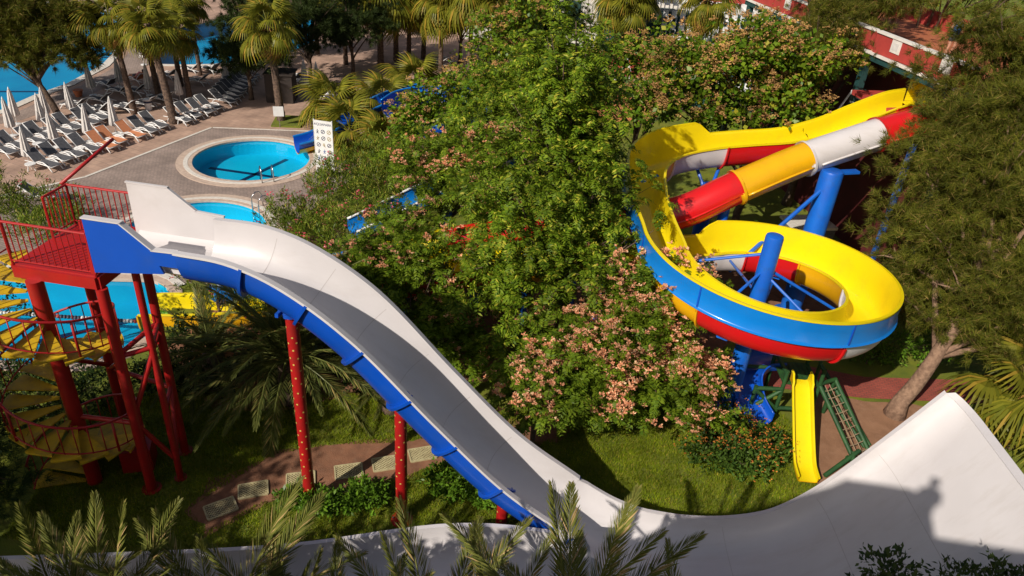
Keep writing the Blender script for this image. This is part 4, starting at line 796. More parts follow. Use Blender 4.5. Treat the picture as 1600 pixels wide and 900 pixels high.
person('person', STAND, 'standing photographer in a dark shirt on the lookout above the ramp', M_gsling, 0, (-2.35, -3.52, 17.37), 3.0)
person('person', STAND, 'standing person in blue shirt on the red terrace', M_shirt, 0, (17.6, 32.6, 9.72), 0.4)
person('person', {k: (v[0], v[1], v[2]) for k, v in LIE.items()}, 'person in pinkish clothes reclining on the orange lounger far back', mat('pink_cloth', (0.6, 0.12, 0.2), 0.85, (0.55, 0.1, 0.18), 8), 0, (-27.47, 51.03, 0.02), A_ang+math.pi)
# ------------------------------------------------------------------ terrace building with the slide start, amphitheatre, far blocks
tb = thing('terrace_building', (18.6, 33, 0), 'dark red building with white capped roof terrace where the slides start', 'building')
def wl_(y): return 15.75 - (y-28.8)*0.20                              # west face, running away from the camera
ys0, ys1 = 27.2, 46.0
a0, a1 = (wl_(ys0), ys0), (wl_(ys1), ys1)
MB().prism([a0, (a0[0]+7, ys0+1.4), (a1[0]+7, ys1+1.4), a1], 9.35, 9.62).build('terrace_slab', M_terra, tb)
MB().prism([(a0[0]+1.9, ys0+0.5), (a0[0]+6.8, ys0+1.6), (a1[0]+6.8, ys1+1), (a1[0]+1.9, ys1+0.2)], 0, 9.3).build('wall', M_maroon, tb)
MB().prism([(wl_(27.2)-0.25, 27.2), (wl_(27.2)+2, 27.6), (wl_(33.6)+2, 34.0), (wl_(33.6)-0.25, 33.6)], 7.6, 7.8).build('start_deck', M_wallred, tb)
for i in range(6):
    y = ys0+0.15+i*3.1; y2 = y+2.9; p = (wl_(y), y); q_ = (wl_(y2), y2)
    o = MB().bar((p[0], p[1], 10.02), (q_[0], q_[1], 9.96), 0.16, 0.82).build('parapet_panel', M_wallred, tb)
    MB().bar((p[0]-0.01, p[1], 10.41), (q_[0]-0.01, q_[1], 10.41), 0.26, 0.09).build('parapet_cap', M_wallw, o)
    m = Vector(((p[0]+q_[0])/2-0.095, (y+y2)/2, 10.08)); MB().box(m, (0.03, 0.62, 0.5), 0.197).build('white_plaque', M_wallw, o); MB().box(m+Vector((-0.018, 0, 0)), (0.012, 0.36, 0.28), 0.197).build('plaque_centre', M_canv, o)
MB().bar((wl_(ys0)-0.03, ys0, 9.50), (wl_(ys1)-0.03, ys1, 9.50), 0.30, 0.11).build('white_cornice', M_wallw, tb); MB().bar((wl_(ys0)+0.02, ys0, 9.3), (wl_(ys1)+0.02, ys1, 9.3), 0.22, 0.22).build('teal_beam', M_teal, tb)
for y in (27.4, 33.8, 40, 45.6): MB().box((wl_(y)+0.1, y, 4.6), (0.3, 0.3, 9.2), 0.2).build('pillar', M_teal, tb)
for i in range(9): MB().box((14.15-i*0.0+ i*0.11, 33.1+i*0.02, 5.4+i*0.26), (0.3, 1.25, 0.06), 0.2).build('stair_step', M_wallw, tb)
MB().bar((14.0, 32.5, 5.2), (15.2, 32.75, 7.8), 0.08, 0.3).build('stair_string', M_teal, tb); MB().bar((14.0, 33.8, 5.2), (15.2, 34.0, 7.8), 0.08, 0.3).build('stair_string', M_teal, tb)
MB().bar((14.0, 33.8, 6.2), (15.2, 34.0, 8.8), 0.05, 0.07).build('stair_rail', M_plastic, tb)
# far-side parapet of the terrace
MB().bar((a0[0]+6.9, ys0+1.5, 10.0), (a1[0]+6.9, ys1+1.3, 10.0), 0.16, 0.8).build('parapet_panel', M_wallred, tb)
ENT = MB().slab([(15.95, 29.95, 8.35), (15.95, 31.55, 8.35), (14.9, 31.25, 9.1), (14.9, 31.0, 8.8)], (0, 0, 1), 0.0) if False else None
# amphitheatre: dark steps with rows of white chairs
amp = thing('amphitheatre_steps', (16, 62, 0), 'dark teal stepped stand behind the flowering trees', 'stand')
cq = MB(); 
cq.box((0, 0, 0.42), (0.44, 0.42, 0.04)); cq.box((0, 0.2, 0.66), (0.44, 0.04, 0.46)); 
for sx in (-1, 1):
    for sy in (-1, 1): cq.box((sx*0.19, sy*0.18, 0.2), (0.04, 0.04, 0.4))
co = cq.build('stand_chair', M_plastic); chair_me = co.data; bpy.data.objects.remove(co)
order = ['lowest', 'second', 'third', 'fourth', 'fifth', 'sixth', 'topmost']
for r in range(7):
    y = 56.0+r*1.3; z = 1.2+r*0.72; x0 = 12.5-r*0.5
    MB().box((16.5, y+0.65, z/2), (22, 1.26, z)).build('step', M_teal, amp)
    for i in range(14):
        x = x0+i*0.7
        o = link('stand_chair', chair_me, None, (x, y+0.75, z+0.002)); tag(o, 'white chair in the %s row of the dark stepped stand' % order[r], 'chair', 'white chairs on the stand, %s row' % order[r])
hb = thing('hotel_block', (10, 74, 0), 'long low building with red roof edge and white wall far behind the stand', 'building')
MB().box((14, 78, 3.8), (42, 10, 7.6)).build('wall', M_wallw, hb); MB().box((14, 78, 8.0), (43.5, 11.5, 0.8)).build('roof', M_wallred, hb); MB().box((14, 72.6, 5.5), (40, 0.4, 0.5)).build('balcony_band', M_wallred, hb)
for i in range(14):
    w_ = MB().box((-5+i*2.9, 72.98, 3.4), (1.5, 0.06, 2.0)).build('window', M_wallw, hb); MB().box((-5+i*2.9, 72.94, 3.4), (1.3, 0.05, 1.8)).build('pane', M_teal, w_)
rk = thing('red_kiosk', (4.6, 52, 0), 'red and white kiosk with sloping roof half hidden by palms', 'kiosk')
MB().box((6.3, 52.5, 1.5), (5.0, 3.0, 3.0), 0.25).build('wall', M_osling, rk); MB().slab([(3.6, 50.2, 3.1), (9.0, 51.5, 3.1), (8.6, 53.2, 4.4), (3.2, 51.9, 4.4)], (0, 0, 1), 0.12).build('roof', M_wallred, rk)
MB().bar((3.55, 50.15, 3.1), (9.05, 51.45, 3.1), 0.2, 0.28).build('fascia', M_wallw, rk)
for k in (0.3, 0.62, 0.9): MB().bar(Vector((3.6, 50.2, 3.26)).lerp(Vector((9.0, 51.5, 3.26)), k), Vector((3.2, 51.9, 4.56)).lerp(Vector((8.6, 53.2, 4.56)), k), 0.14, 0.05).build('roof_strip', M_wallw, rk)
pl = thing('concrete_block', (12.4, 33.9, 0), 'weathered pale concrete block under the slide near the right columns', 'block')
MB().box((14.3, 33.4, 0.6), (2.2, 1.4, 1.2), 0.2).build('base', M_gsling, pl); MB().box((14.3, 33.4, 1.25), (2.3, 1.5, 0.14), 0.2).build('top_slab', M_wstone, pl)
# ------------------------------------------------------------------ plants: leaf engines
def unit(v): return v/np.maximum(np.linalg.norm(v, axis=-1, keepdims=True), 1e-9)
def kites(B, D, N, L, W, fold=0.12, mid=0.45):
    """one four-cornered leaf per row: base, direction, face normal, length, width"""
    D = unit(D); S = unit(np.cross(D, N)); N2 = np.cross(S, D); L = L[:, None]; W = W[:, None]
    m = B+D*L*mid
    V = np.stack([B, m+S*W*0.5+N2*W*fold, B+D*L-N2*L*0.06, m-S*W*0.5+N2*W*fold], 1).reshape(-1, 3)
    F = np.arange(len(B)*4).reshape(-1, 4); return V, F
def rdir(n, r=rng): return unit(r.normal(size=(n, 3)))
def lobe_pts(lobes, n, shell=0.55, r=rng, up=0.0, clump=0, sig=(.3, .3, .16)):
    if clump:                                                  # leaves gathered in clumps with gaps between them
        P, D = lobe_pts(lobes, max(4, n//clump), shell, r, up); k = np.repeat(np.arange(len(P)), clump); off = r.normal(size=(len(k), 3)); sz = (0.6+0.8*r.random(len(P)))[k][:, None]
        Q = P[k]+off*np.array(sig)*sz; Dq = unit(D[k]*0.55+unit(off)*0.75+np.array([0, 0, up*.4])); m = Q[:, 2] > 0.15
        return Q[m], Dq[m]
    """points in ellipsoids (cx,cy,cz,rx,ry,rz), denser towards their surface; returns points and outward directions"""
    vol = np.array([l[3]*l[4]*l[5] for l in lobes])**0.75; k = r.choice(len(lobes), n, p=vol/vol.sum()); Lb = np.array(lobes)[k]
    d = rdir(n, r); rad = shell+(1-shell)*r.random(n)**0.8
    inner = r.random(n) < 0.18; rad[inner] = r.random(inner.sum())**0.5*shell
    P = Lb[:, :3]+d*Lb[:, 3:6]*rad[:, None]
    # break the outline
    nz = 0.16*Lb[:, 3:6].min(1)[:, None]; P += r.normal(size=P.shape)*nz
    o = unit(d/Lb[:, 3:6]+np.array([0, 0, up])); k = P[:, 2] > 0.15
    return P[k], o[k]
def pinnate(P, D, per, L, pairs, ll, lw, droop=0.5, spread=0.9, r=rng):
    n = len(P); P = np.repeat(P, per, 0); D = np.repeat(D, per, 0); n = len(P)
    R = unit(D+rdir(n, r)*spread); R[:, 2] -= 0.1; R = unit(R); Ls = L*(0.7+0.6*r.random(n)); upv = np.array([0, 0, 1.0])
    t = np.linspace(0.15, 1.0, pairs); C = P[:, None]+R[:, None]*(Ls[:, None]*t)[..., None]
    C[..., 2] -= droop*Ls[:, None]*(t**2)
    T = R[:, None]-np.array([0, 0, 1])*(2*droop*t)[None, :, None]; T = unit(T)
    S = unit(np.cross(T, upv)+1e-4); out = []
    Nn = unit(np.cross(S, T)); B = []; DD = []; NN = []; LL = []; WW = []
    shape = np.sin(np.pi*(0.15+0.8*t))**0.6
    for sg in (1, -1):
        d = unit(S*sg+T*0.55+r.normal(size=S.shape)*0.18); d[..., 2] -= 0.15
        B.append(C.reshape(-1, 3)); DD.append(d.reshape(-1, 3)); NN.append(unit(Nn+r.normal(size=Nn.shape)*0.25).reshape(-1, 3))
        l = np.broadcast_to(ll*shape, C.shape[:2])*(0.8+0.4*r.random(C.shape[:2])); LL.append(l.ravel()); WW.append((l*(lw/ll)).ravel())
    return kites(np.concatenate(B), np.concatenate(DD), np.concatenate(NN), np.concatenate(LL), np.concatenate(WW))
def rosette(P, D, per, ll, lw, spread=0.8, jit=0.08, r=rng, flat=0.4, droop=0.0):
    P = np.repeat(P, per, 0)+r.normal(size=(len(P)*per, 3))*jit; D = np.repeat(D, per, 0); n = len(P)
    d = unit(D+rdir(n, r)*spread); d[:, 2] -= droop; N = unit(rdir(n, r)*(1-flat)+np.array([0, 0, 1])*flat+D*0.3); l = ll*(0.65+0.7*r.random(n))
    return kites(P, d, N, l, l*lw/ll)
def needles(P, D, per, ll, wd, spread=0.7, droop=0.3, r=rng):
    P = np.repeat(P, per, 0); D = np.repeat(D, per, 0); n = len(P); d = unit(D+rdir(n, r)*spread); d[:, 2] -= droop*r.random(n); d = unit(d)
    s = unit(np.cross(d, rdir(n, r))); l = (ll*(0.5+0.8*r.random(n)))[:, None]; b = P+r.normal(size=P.shape)*0.05
    V = np.stack([b-s*wd*0.5, b+s*wd*0.5, b+d*l], 1).reshape(-1, 3); return V, np.arange(n*3).reshape(-1, 3)
def tufts(P, per, ll, wd, r=rng):
    P = np.repeat(P, per, 0); n = len(P); d = rdir(n, r); d[:, 2] = abs(d[:, 2])*0.8+0.05; d = unit(d); s = unit(np.cross(d, rdir(n, r))); l = (ll*(0.6+0.6*r.random(n)))[:, None]
    V = np.stack([P, P+d*l+s*wd*0.5, P+d*l*1.15, P+d*l-s*wd*0.5], 1).reshape(-1, 3); return V, np.arange(n*4).reshape(-1, 4)
def join(parts):
    V = []; F = []; b = 0
    for v, f in parts: V.append(v); F.append(f+b); b += len(v)
    return np.concatenate(V), np.concatenate(F)
def limbs(root, base, lobes, r0, m, r=rnd, n=3, top=None, lean=(0, 0)):
    """tapered trunk with limbs reaching into each lobe: one mesh"""
    q = MB(); bx, by = base; top = top or min(l[2]-l[5]*0.4 for l in lobes); tx, ty = bx+lean[0], by+lean[1]
    k = 7; pts = [(bx+(tx-bx)*(i/k)**1.2+r.uniform(-1, 1)*0.05*top*0.3, by+(ty-by)*(i/k)**1.2+r.uniform(-1, 1)*0.05*top*0.3, -0.1+(top+0.1)*i/k) for i in range(k+1)]
    q.tube(pts, [r0*1.5]+[r0*(1.08-0.45*i/k) for i in range(1, k+1)], 12)
    tip = Vector(pts[-1])
    for l in lobes:
        for j in range(n):
            st = Vector(pts[r.randint(4, k)]); c = Vector((l[0]+r.uniform(-.6, .6)*l[3], l[1]+r.uniform(-.6, .6)*l[4], l[2]+r.uniform(-.5, .75)*l[5])); mid = st.lerp(c, 0.45)+Vector((r.uniform(-.2, .2), r.uniform(-.2, .2), r.uniform(0, .35)))*l[3]*0.4
            rr = r0*0.42 if j == 0 else r0*0.26
            q.tube([st, st.lerp(mid, .5)+Vector((0, 0, 0.05)), mid, mid.lerp(c, .55)+Vector((r.uniform(-.1, .1), r.uniform(-.1, .1), .05)), c], [rr, rr*.85, rr*.65, rr*.42, rr*.15], 7)
            for _ in range(2):
                e = c+Vector((r.uniform(-1, 1)*l[3], r.uniform(-1, 1)*l[4], r.uniform(-.6, .9)*l[5]))*0.55; s2 = mid.lerp(c, r.uniform(.2, .8)); q.tube([s2, s2.lerp(e, .5)+Vector((0, 0, .08)), e], [rr*.35, rr*.25, rr*.08], 5)
    return q.build('trunk', m, root, smooth=True)

L_mel = leafmat('melia_leaf', (0.050, 0.105, 0.006), (0.18, 0.255, 0.014), (0.40, 0.38, 0.04), trans=0.25)
L_alb = leafmat('albizia_leaf', (0.065, 0.125, 0.008), (0.17, 0.235, 0.015), None, trans=0.3)
L_pink = leafmat('albizia_blossom', (0.62, 0.23, 0.12), (0.78, 0.43, 0.24), (0.86, 0.66, 0.40), trans=0.3, rough=0.8)
L_bro = leafmat('broad_leaf', (0.05, 0.115, 0.008), (0.17, 0.25, 0.016), (0.36, 0.33, 0.03), trans=0.28, rough=0.35)
L_pan = leafmat('tan_seed_panicle', (0.42, 0.22, 0.085), (0.56, 0.33, 0.13), (0.60, 0.40, 0.10), trans=0.2, rough=0.8)
L_con = leafmat('conifer_needle', (0.055, 0.072, 0.008), (0.145, 0.145, 0.014), (0.28, 0.18, 0.06), trans=0.22, rough=0.6, nscale=0.8)
L_cond = leafmat('dark_conifer_needle', (0.020, 0.038, 0.010), (0.05, 0.07, 0.015), None, trans=0.2, rough=0.6)
L_ole = leafmat('oleander_leaf', (0.065, 0.12, 0.010), (0.19, 0.24, 0.025), (0.38, 0.33, 0.06), trans=0.25, rough=0.4)
L_olef = leafmat('oleander_blossom', (0.60, 0.04, 0.10), (0.72, 0.14, 0.18), (0.8, 0.5, 0.45), trans=0.3, rough=0.7)
L_shr = leafmat('shrub_leaf', (0.060, 0.14, 0.012), (0.15, 0.27, 0.022), None, trans=0.3, rough=0.35)
L_fan = leafmat('fan_palm_leaf', (0.13, 0.145, 0.015), (0.27, 0.25, 0.025), (0.42, 0.28, 0.04), trans=0.35, rough=0.4)
L_dead = leafmat('dead_palm_leaf', (0.36, 0.17, 0.045), (0.52, 0.29, 0.09), None, trans=0.2, rough=0.8)
L_phx = leafmat('date_palm_leaf', (0.080, 0.105, 0.025), (0.17, 0.18, 0.045), (0.34, 0.24, 0.08), trans=0.2, rough=0.4)
L_fgp = leafmat('dry_date_palm_leaf', (0.085, 0.105, 0.020), (0.20, 0.195, 0.045), (0.44, 0.29, 0.13), trans=0.2, rough=0.45)
L_lant = leafmat('lantana_blossom', (0.55, 0.16, 0.03), (0.62, 0.28, 0.05), (0.55, 0.08, 0.06), trans=0.2, rough=0.8)
L_grs = leafmat('grass_blade', (0.125, 0.185, 0.006), (0.25, 0.30, 0.012), (0.40, 0.32, 0.05), trans=0.3, rough=0.6, nscale=1.2)

def tree(name, loc, label, lobes, kind, n, trunk_r=0.2, top=None, cat='tree', group=None, blossoms=0, seed=1, lean=(0, 0), bark=None, nl=3, **kw):
    root = thing(name, (loc[0], loc[1], 0), label, cat, group); r = np.random.default_rng(seed); rr = random.Random(seed)
    limbs(root, loc, lobes, trunk_r, bark or M_bark, rr, nl, top, lean)
    cl = {'melia': 8, 'albizia': 8, 'broad': 6, 'conifer': 9, 'oleander': 5, 'shrub': 0}[kind]; sg = {'melia': (.30, .30, .22), 'albizia': (.42, .42, .13), 'broad': (.36, .36, .2), 'conifer': (.34, .34, .18), 'oleander': (.2, .2, .25), 'shrub': (1, 1, 1)}[kind]
    P, D = lobe_pts(lobes, n, kw.get('shell', 0.55), r, kw.get('up', 0.25), cl if loc[1] < 60 else 0, sg)
    if kind == 'melia': v, f = pinnate(P, D, 4, 0.40, 6, 0.19, 0.064, 0.5, 0.8, r); m = L_mel
    elif kind == 'albizia': v, f = pinnate(P, unit(D+np.array([0, 0, .3])), 4, 0.38, 6, 0.17, 0.065, 0.25, 0.95, r); m = L_alb
    elif kind == 'broad': v, f = rosette(P, D, 9, 0.23, 0.17, 1.0, 0.14, r, 0.45, 0.25); m = L_bro
    elif kind == 'conifer': v, f = needles(P, D, kw.get('per', 48), 0.27 if loc[1] < 40 else 0.36, 0.017 if loc[1] < 40 else 0.036, 0.95, 0.3, r); m = kw.get('m', L_con)
    elif kind == 'oleander': v, f = rosette(P, unit(D+np.array([0, 0, .8])), 14, 0.19, 0.038, 0.75, 0.08, r, 0.2); m = L_ole
    elif kind == 'shrub': v, f = rosette(P, unit(D+np.array([0, 0, .4])), 9, 0.13, 0.062, 0.9, 0.06, r, 0.4); m = kw.get('m', L_shr)
    np_mesh('crown', v, f, m, root)
    if blossoms:
        up = D[:, 2] > -0.2; Q = P[up]; Dq = D[up]; nz = np.sin(Q[:, 0]*2.6+1.3*np.sin(Q[:, 1]*2.1))+np.sin(Q[:, 1]*2.9+Q[:, 2]*2.0)+r.normal(size=len(Q))*0.5; ok = nz > -0.35; Q = Q[ok]; Dq = Dq[ok]; k = r.choice(len(Q), min(blossoms, len(Q)), replace=False); Q = Q[k]+Dq[k]*0.22+np.array([0, 0, .10])
        if kind == 'albizia':
            C = np.repeat(Q, 6, 0)+r.normal(size=(len(Q)*6, 3))*np.array([.14, .14, .06]); v, f = tufts(C, 12, 0.085, 0.044, r); bm_ = L_pink
        elif kind == 'broad':
            C = np.repeat(Q, 10, 0); C = C+r.normal(size=C.shape)*np.array([.10, .10, .05])+np.linspace(0, 1, 10)[np.tile(np.arange(10), len(Q))][:, None]*np.array([0.02, 0, 0.16]); v, f = tufts(C, 7, 0.065, 0.042, r); bm_ = L_pan
        elif kind == 'oleander':
            C = np.repeat(Q, 4, 0)+r.normal(size=(len(Q)*4, 3))*0.07; v, f = tufts(C, 6, 0.05, 0.05, r); bm_ = L_olef
        else:
            C = np.repeat(Q, 2, 0)+r.normal(size=(len(Q)*2, 3))*0.05; v, f = tufts(C, 7, 0.035, 0.03, r); bm_ = L_lant
        tag(np_mesh('blossoms', v, f, bm_, root), kind='stuff')
    return root

# ------------------------------------------------------------------ trees and shrubs
tree('leafy_tree', (1.9, 22.6), 'tall bright green feather-leaved tree in the middle of the park', [(0.9, 22.8, 10.6, 1.5, 1.4, 1.6), (0.0, 23.0, 9.0, 1.7, 1.5, 1.5), (1.8, 22.9, 8.6, 1.7, 1.5, 1.5), (0.8, 22.2, 7.3, 2.3, 1.7, 1.5), (2.7, 22.4, 6.6, 1.7, 1.5, 1.3), (-0.8, 22.4, 6.2, 1.7, 1.6, 1.4), (0.8, 21.3, 5.2, 2.0, 1.6, 1.5), (2.6, 21.0, 4.6, 1.6, 1.5, 1.4), (-0.9, 21.0, 4.0, 1.4, 1.5, 1.2), (1.0, 20.0, 3.2, 1.7, 1.3, 1.4), (0.2, 19.2, 1.9, 1.2, 1.0, 1.1), (1.6, 24.4, 8.0, 1.8, 1.4, 1.8)], 'melia', 1900, 0.24, 4.0, seed=21, nl=3)
tree('albizia_tree', (3.6, 19.2), 'albizia covered in peach pink blossom in front of the spiral', [(2.2, 18.2, 3.0, 1.3, 1.2, 0.9), (3.6, 18.9, 3.7, 1.5, 1.3, 0.9), (5.0, 19.0, 3.0, 1.4, 1.3, 0.9), (4.2, 18.0, 2.6, 1.4, 1.1, 0.8), (5.4, 18.3, 2.4, 1.2, 1.0, 0.7), (2.7, 17.5, 2.2, 1.0, 0.9, 0.6), (4.2, 20.2, 4.6, 1.3, 1.2, 0.8)], 'albizia', 1050, 0.16, 1.7, seed=22, blossoms=620, up=0.5)
tree('albizia_tree', (1.0, 17.4), 'small albizia leaning over the edge of the white slide', [(0.9, 16.6, 2.3, 0.8, 0.6, 0.55), (1.4, 17.2, 2.9, 0.9, 0.8, 0.6), (0.5, 17.0, 3.1, 0.6, 0.6, 0.5)], 'albizia', 190, 0.08, 1.6, seed=23, blossoms=36, up=0.5)
tree('albizia_tree', (-3.3, 29.0), 'albizia with scattered pink blossom above the light blue chute', [(-2.3, 28.6, 5.4, 1.6, 1.3, 0.9), (-4.0, 29.0, 4.6, 1.5, 1.3, 0.9), (-0.9, 28.0, 6.0, 1.5, 1.3, 0.9), (-2.9, 27.4, 4.2, 1.5, 1.2, 0.9), (-1.0, 26.6, 4.6, 1.4, 1.2, 0.9), (-4.4, 25.6, 3.5, 1.0, .8, .6), (-5.6, 25.6, 3.0, .9, .7, .6)], 'albizia', 800, 0.16, 2.6, seed=24, blossoms=170, up=0.5)
tree('albizia_tree', (-3.4, 20.8), 'shaded albizia behind the middle of the white slide', [(-2.4, 20.0, 2.3, 1.3, 1.1, 0.8), (-3.6, 20.8, 2.6, 1.2, 1.1, 0.8), (-1.4, 19.4, 1.7, 1.2, 0.9, 0.8), (-4.4, 22.0, 3.7, 1.2, 1.0, .8), (-2.9, 22.0, 4.3, 1.1, .9, .7), (-5.6, 22.2, 3.0, 1.1, 1.0, .8), (-1.9, 21.6, 3.9, .9, .8, .6)], 'albizia', 760, 0.12, 1.4, seed=25, blossoms=70, up=0.5)
tree('broadleaf_tree', (10.8, 33.4), 'broad-leaved tree full of tan seed panicles above the yellow slide', [(7.2, 31.8, 8.6, 1.8, 1.4, 1.2), (9.6, 32.2, 9.2, 2.0, 1.6, 1.3), (11.8, 32.6, 9.0, 1.8, 1.5, 1.3), (8.6, 31.5, 7.2, 1.8, 1.3, 1.0), (11.0, 31.8, 7.4, 2.0, 1.3, 1.0), (5.4, 31.4, 7.4, 1.5, 1.2, 1.0)], 'broad', 1250, 0.2, 5.4, seed=26, blossoms=1000, up=0.5)
tree('broadleaf_tree', (6.0, 39), 'broad-leaved tree between the palms and the red kiosk', [(4.6, 38.0, 7.2, 1.8, 1.5, 1.2), (7.0, 39.0, 7.4, 2.0, 1.5, 1.3), (3.4, 37.6, 6.0, 1.6, 1.3, 1.1), (8.8, 39.2, 6.6, 1.6, 1.4, 1.2)], 'broad', 700, 0.18, 4.4, seed=27, blossoms=200, up=0.5)
tree('broadleaf_tree', (-3.6, 38.5), 'broad-leaved tree with yellowish leaves beside the blue bend', [(-4.6, 37.6, 4.4, 1.5, 1.3, 1.1), (-2.8, 38.0, 5.0, 1.6, 1.4, 1.1), (-5.8, 36.8, 3.6, 1.3, 1.2, 0.9), (-1.4, 37.6, 5.6, 1.3, 1.2, 1.0)], 'broad', 620, 0.15, 2.8, seed=28, blossoms=120, up=0.4)
tree('broadleaf_tree', (-1.6, 45.5), 'slender broad-leaved tree with brown panicles in front of the far palms', [(-2.2, 45.0, 6.4, 1.4, 1.2, 1.5), (-0.6, 45.4, 7.6, 1.3, 1.2, 1.3), (-2.4, 44.4, 4.6, 1.6, 1.2, 1.0), (-4.0, 45.4, 3.6, 1.3, 1.0, .9)], 'broad', 560, 0.13, 3.4, seed=29, blossoms=190, up=0.4)
tree('leafy_tree', (-0.6, 32.5), 'lighter green leafy tree left of the tall middle tree', [(-0.6, 31.6, 7.0, 1.7, 1.4, 1.4), (0.8, 31.8, 8.0, 1.7, 1.4, 1.4), (-1.8, 31.0, 5.6, 1.5, 1.3, 1.2)], 'melia', 620, 0.16, 4.0, seed=30)
SH = [((-7.6, 22.0), 'dense oleander hiding the lower end of the tube', [(-7.6, 22.0, 1.9, 1.2, .9, 1.2), (-6.4, 22.2, 2.6, 1.1, .9, 1.2), (-8.6, 22.4, 1.3, 1.0, .9, .9)], 460, 40),
      ((-8.2, 34.0), 'bush of narrow leaves directly below the information board', [(-8.6, 33.6, 1.6, 1.5, 1.2, 1.2), (-7.0, 33.8, 2.4, 1.5, 1.3, 1.4), (-9.6, 34.2, 1.1, 1.0, .9, .9)], 520, 14),
      ((-9.6, 29.6), 'oleander with pink flowers beside the half hidden pool', [(-10.2, 29.4, 1.3, 1.2, 1.1, 1.0), (-8.8, 29.2, 1.7, 1.4, 1.2, 1.3), (-9.4, 28.0, 1.3, 1.2, 1.0, 1.0)], 480, 46),
      ((-6.6, 27.4), 'tall pink flowering oleander behind the slide crest', [(-7.2, 27.2, 1.9, 1.5, 1.2, 1.4), (-5.6, 27.0, 2.5, 1.5, 1.2, 1.5), (-6.4, 25.8, 1.5, 1.3, 1.0, 1.0)], 520, 50),
      ((-4.2, 25.4), 'oleander with deep pink flowers beside the red tube end', [(-4.6, 25.8, 2.4, 1.3, 1.0, 1.3), (-4.4, 22.4, 2.6, 1.2, .9, 1.1)], 420, 40),
      ((-6.0, 31.2), 'dense oleander in front of the broad-leaved tree', [(-6.2, 31.6, 2.4, 1.4, 1.2, 1.4), (-4.8, 32.6, 2.8, 1.4, 1.2, 1.4)], 420, 16),
      ((-10.9, 22.9), 'shaded oleander between the tower pool and the slide', [(-11.2, 23.4, 1.5, 1.2, 1.1, 1.2), (-9.8, 24.4, 1.6, 1.4, 1.1, 1.2), (-11.6, 24.6, 1.1, .9, .9, .9)], 420, 26),
      ((-6.8, 35.6), 'green bush right of the information board', [(-7.0, 36.2, 1.7, 1.3, 1.2, 1.4), (-5.4, 35.0, 2.2, 1.4, 1.2, 1.4)], 360, 8)]
for i, (p, lab, lb, n, bl) in enumerate(SH): tree('oleander_bush', p, lab, lb, 'oleander', n, 0.06, 0.5, 'bush', None, bl, 40+i, up=0.6)
tree('flowering_bush', (7.2, 17.4), 'low bush dotted with orange flowers on the lawn', [(6.6, 17.3, .55, .9, .8, .55), (7.6, 17.0, .5, .9, .7, .5), (8.3, 17.7, .5, .8, .7, .5), (7.4, 18.2, .7, 1.0, .8, .6)], 'shrub', 700, 0.04, 0.25, 'bush', None, 260, 60, m=leafmat('lantana_leaf', (0.035, 0.08, 0.012), (0.09, 0.15, 0.02), None), up=0.6)
tree('green_shrub', (-0.9, 15.2), 'glossy green shrub beside the right dotted post', [(-1.3, 15.1, .55, .75, .55, .5), (-0.5, 15.2, .8, .75, .6, .65), (-0.2, 14.9, .5, .6, .5, .45)], 'shrub', 560, 0.04, 0.3, 'shrub', None, 0, 61, up=0.6)
tree('green_shrub', (-3.55, 14.5), 'small round shrub between the dotted posts', [(-3.5, 14.5, .4, .55, .45, .4), (-4.0, 14.4, .3, .4, .4, .3)], 'shrub', 260, 0.03, 0.2, 'shrub', None, 0, 62, up=0.6)
tree('green_shrub', (-5.0, 14.2), 'low leafy shrub at the foot of the left dotted post', [(-5.5, 14.2, .28, .5, .35, .28), (-4.75, 14.15, .32, .5, .35, .3)], 'shrub', 240, 0.03, 0.15, 'shrub', None, 0, 63, up=0.6)
tree('hedge_shrub', (10.2, 30.6), 'dark clipped shrub under the tube slide', [(9.4, 30.6, .8, 1.3, .9, .8), (11.0, 30.8, .9, 1.3, .9, .8), (12.2, 30.6, .7, 1.0, .9, .7)], 'shrub', 560, 0.04, 0.3, 'shrub', None, 0, 64, up=0.6)
tree('green_shrub', (13.8, 23.4), 'leafy green shrub right of the spiral by the brick path', [(13.4, 23.6, .7, .9, .8, .7), (14.6, 23.6, .9, 1.0, .8, .8), (16.2, 23.8, .9, 1.0, .8, .8)], 'shrub', 420, 0.04, 0.3, 'shrub', None, 0, 65, up=0.6)
tree('dark_shrub', (-14.0, 17.0), 'dark shrubs in the shade left of the stair foot', [(-13.6, 16.8, .9, 1.2, .9, .9), (-15.4, 17.4, 1.1, 1.4, 1.0, 1.1), (-12.8, 17.6, .7, 1.0, .9, .7), (-14.4, 15.6, .9, 1.2, .9, .9), (-17.4, 17.8, 1.2, 1.4, 1.0, 1.1)], 'shrub', 760, 0.05, 0.3, 'shrub', None, 0, 66, up=0.6, m=leafmat('dark_shrub_leaf', (0.02, 0.045, 0.01), (0.055, 0.09, 0.018), None))
tree('fern_shrub', (-8.2, 19.8), 'dark ferny undergrowth beneath the spreading date palm', [(-9.6, 18.9, .5, 1.3, .8, .5), (-8.2, 20.4, .7, 1.5, .9, .7), (-5.8, 20.4, .7, 1.4, .9, .7), (-10.8, 20.6, .7, 1.2, .9, .7), (-7.2, 19.2, .4, 1.2, .8, .45), (-4.6, 19.6, .4, 1.0, .7, .45), (-11.2, 18.8, .6, 1.0, .9, .6)], 'shrub', 1500, 0.04, 0.25, 'shrub', None, 0, 67, up=0.6, m=leafmat('undergrowth_leaf', (0.012, 0.03, 0.006), (0.04, 0.065, 0.012), None))
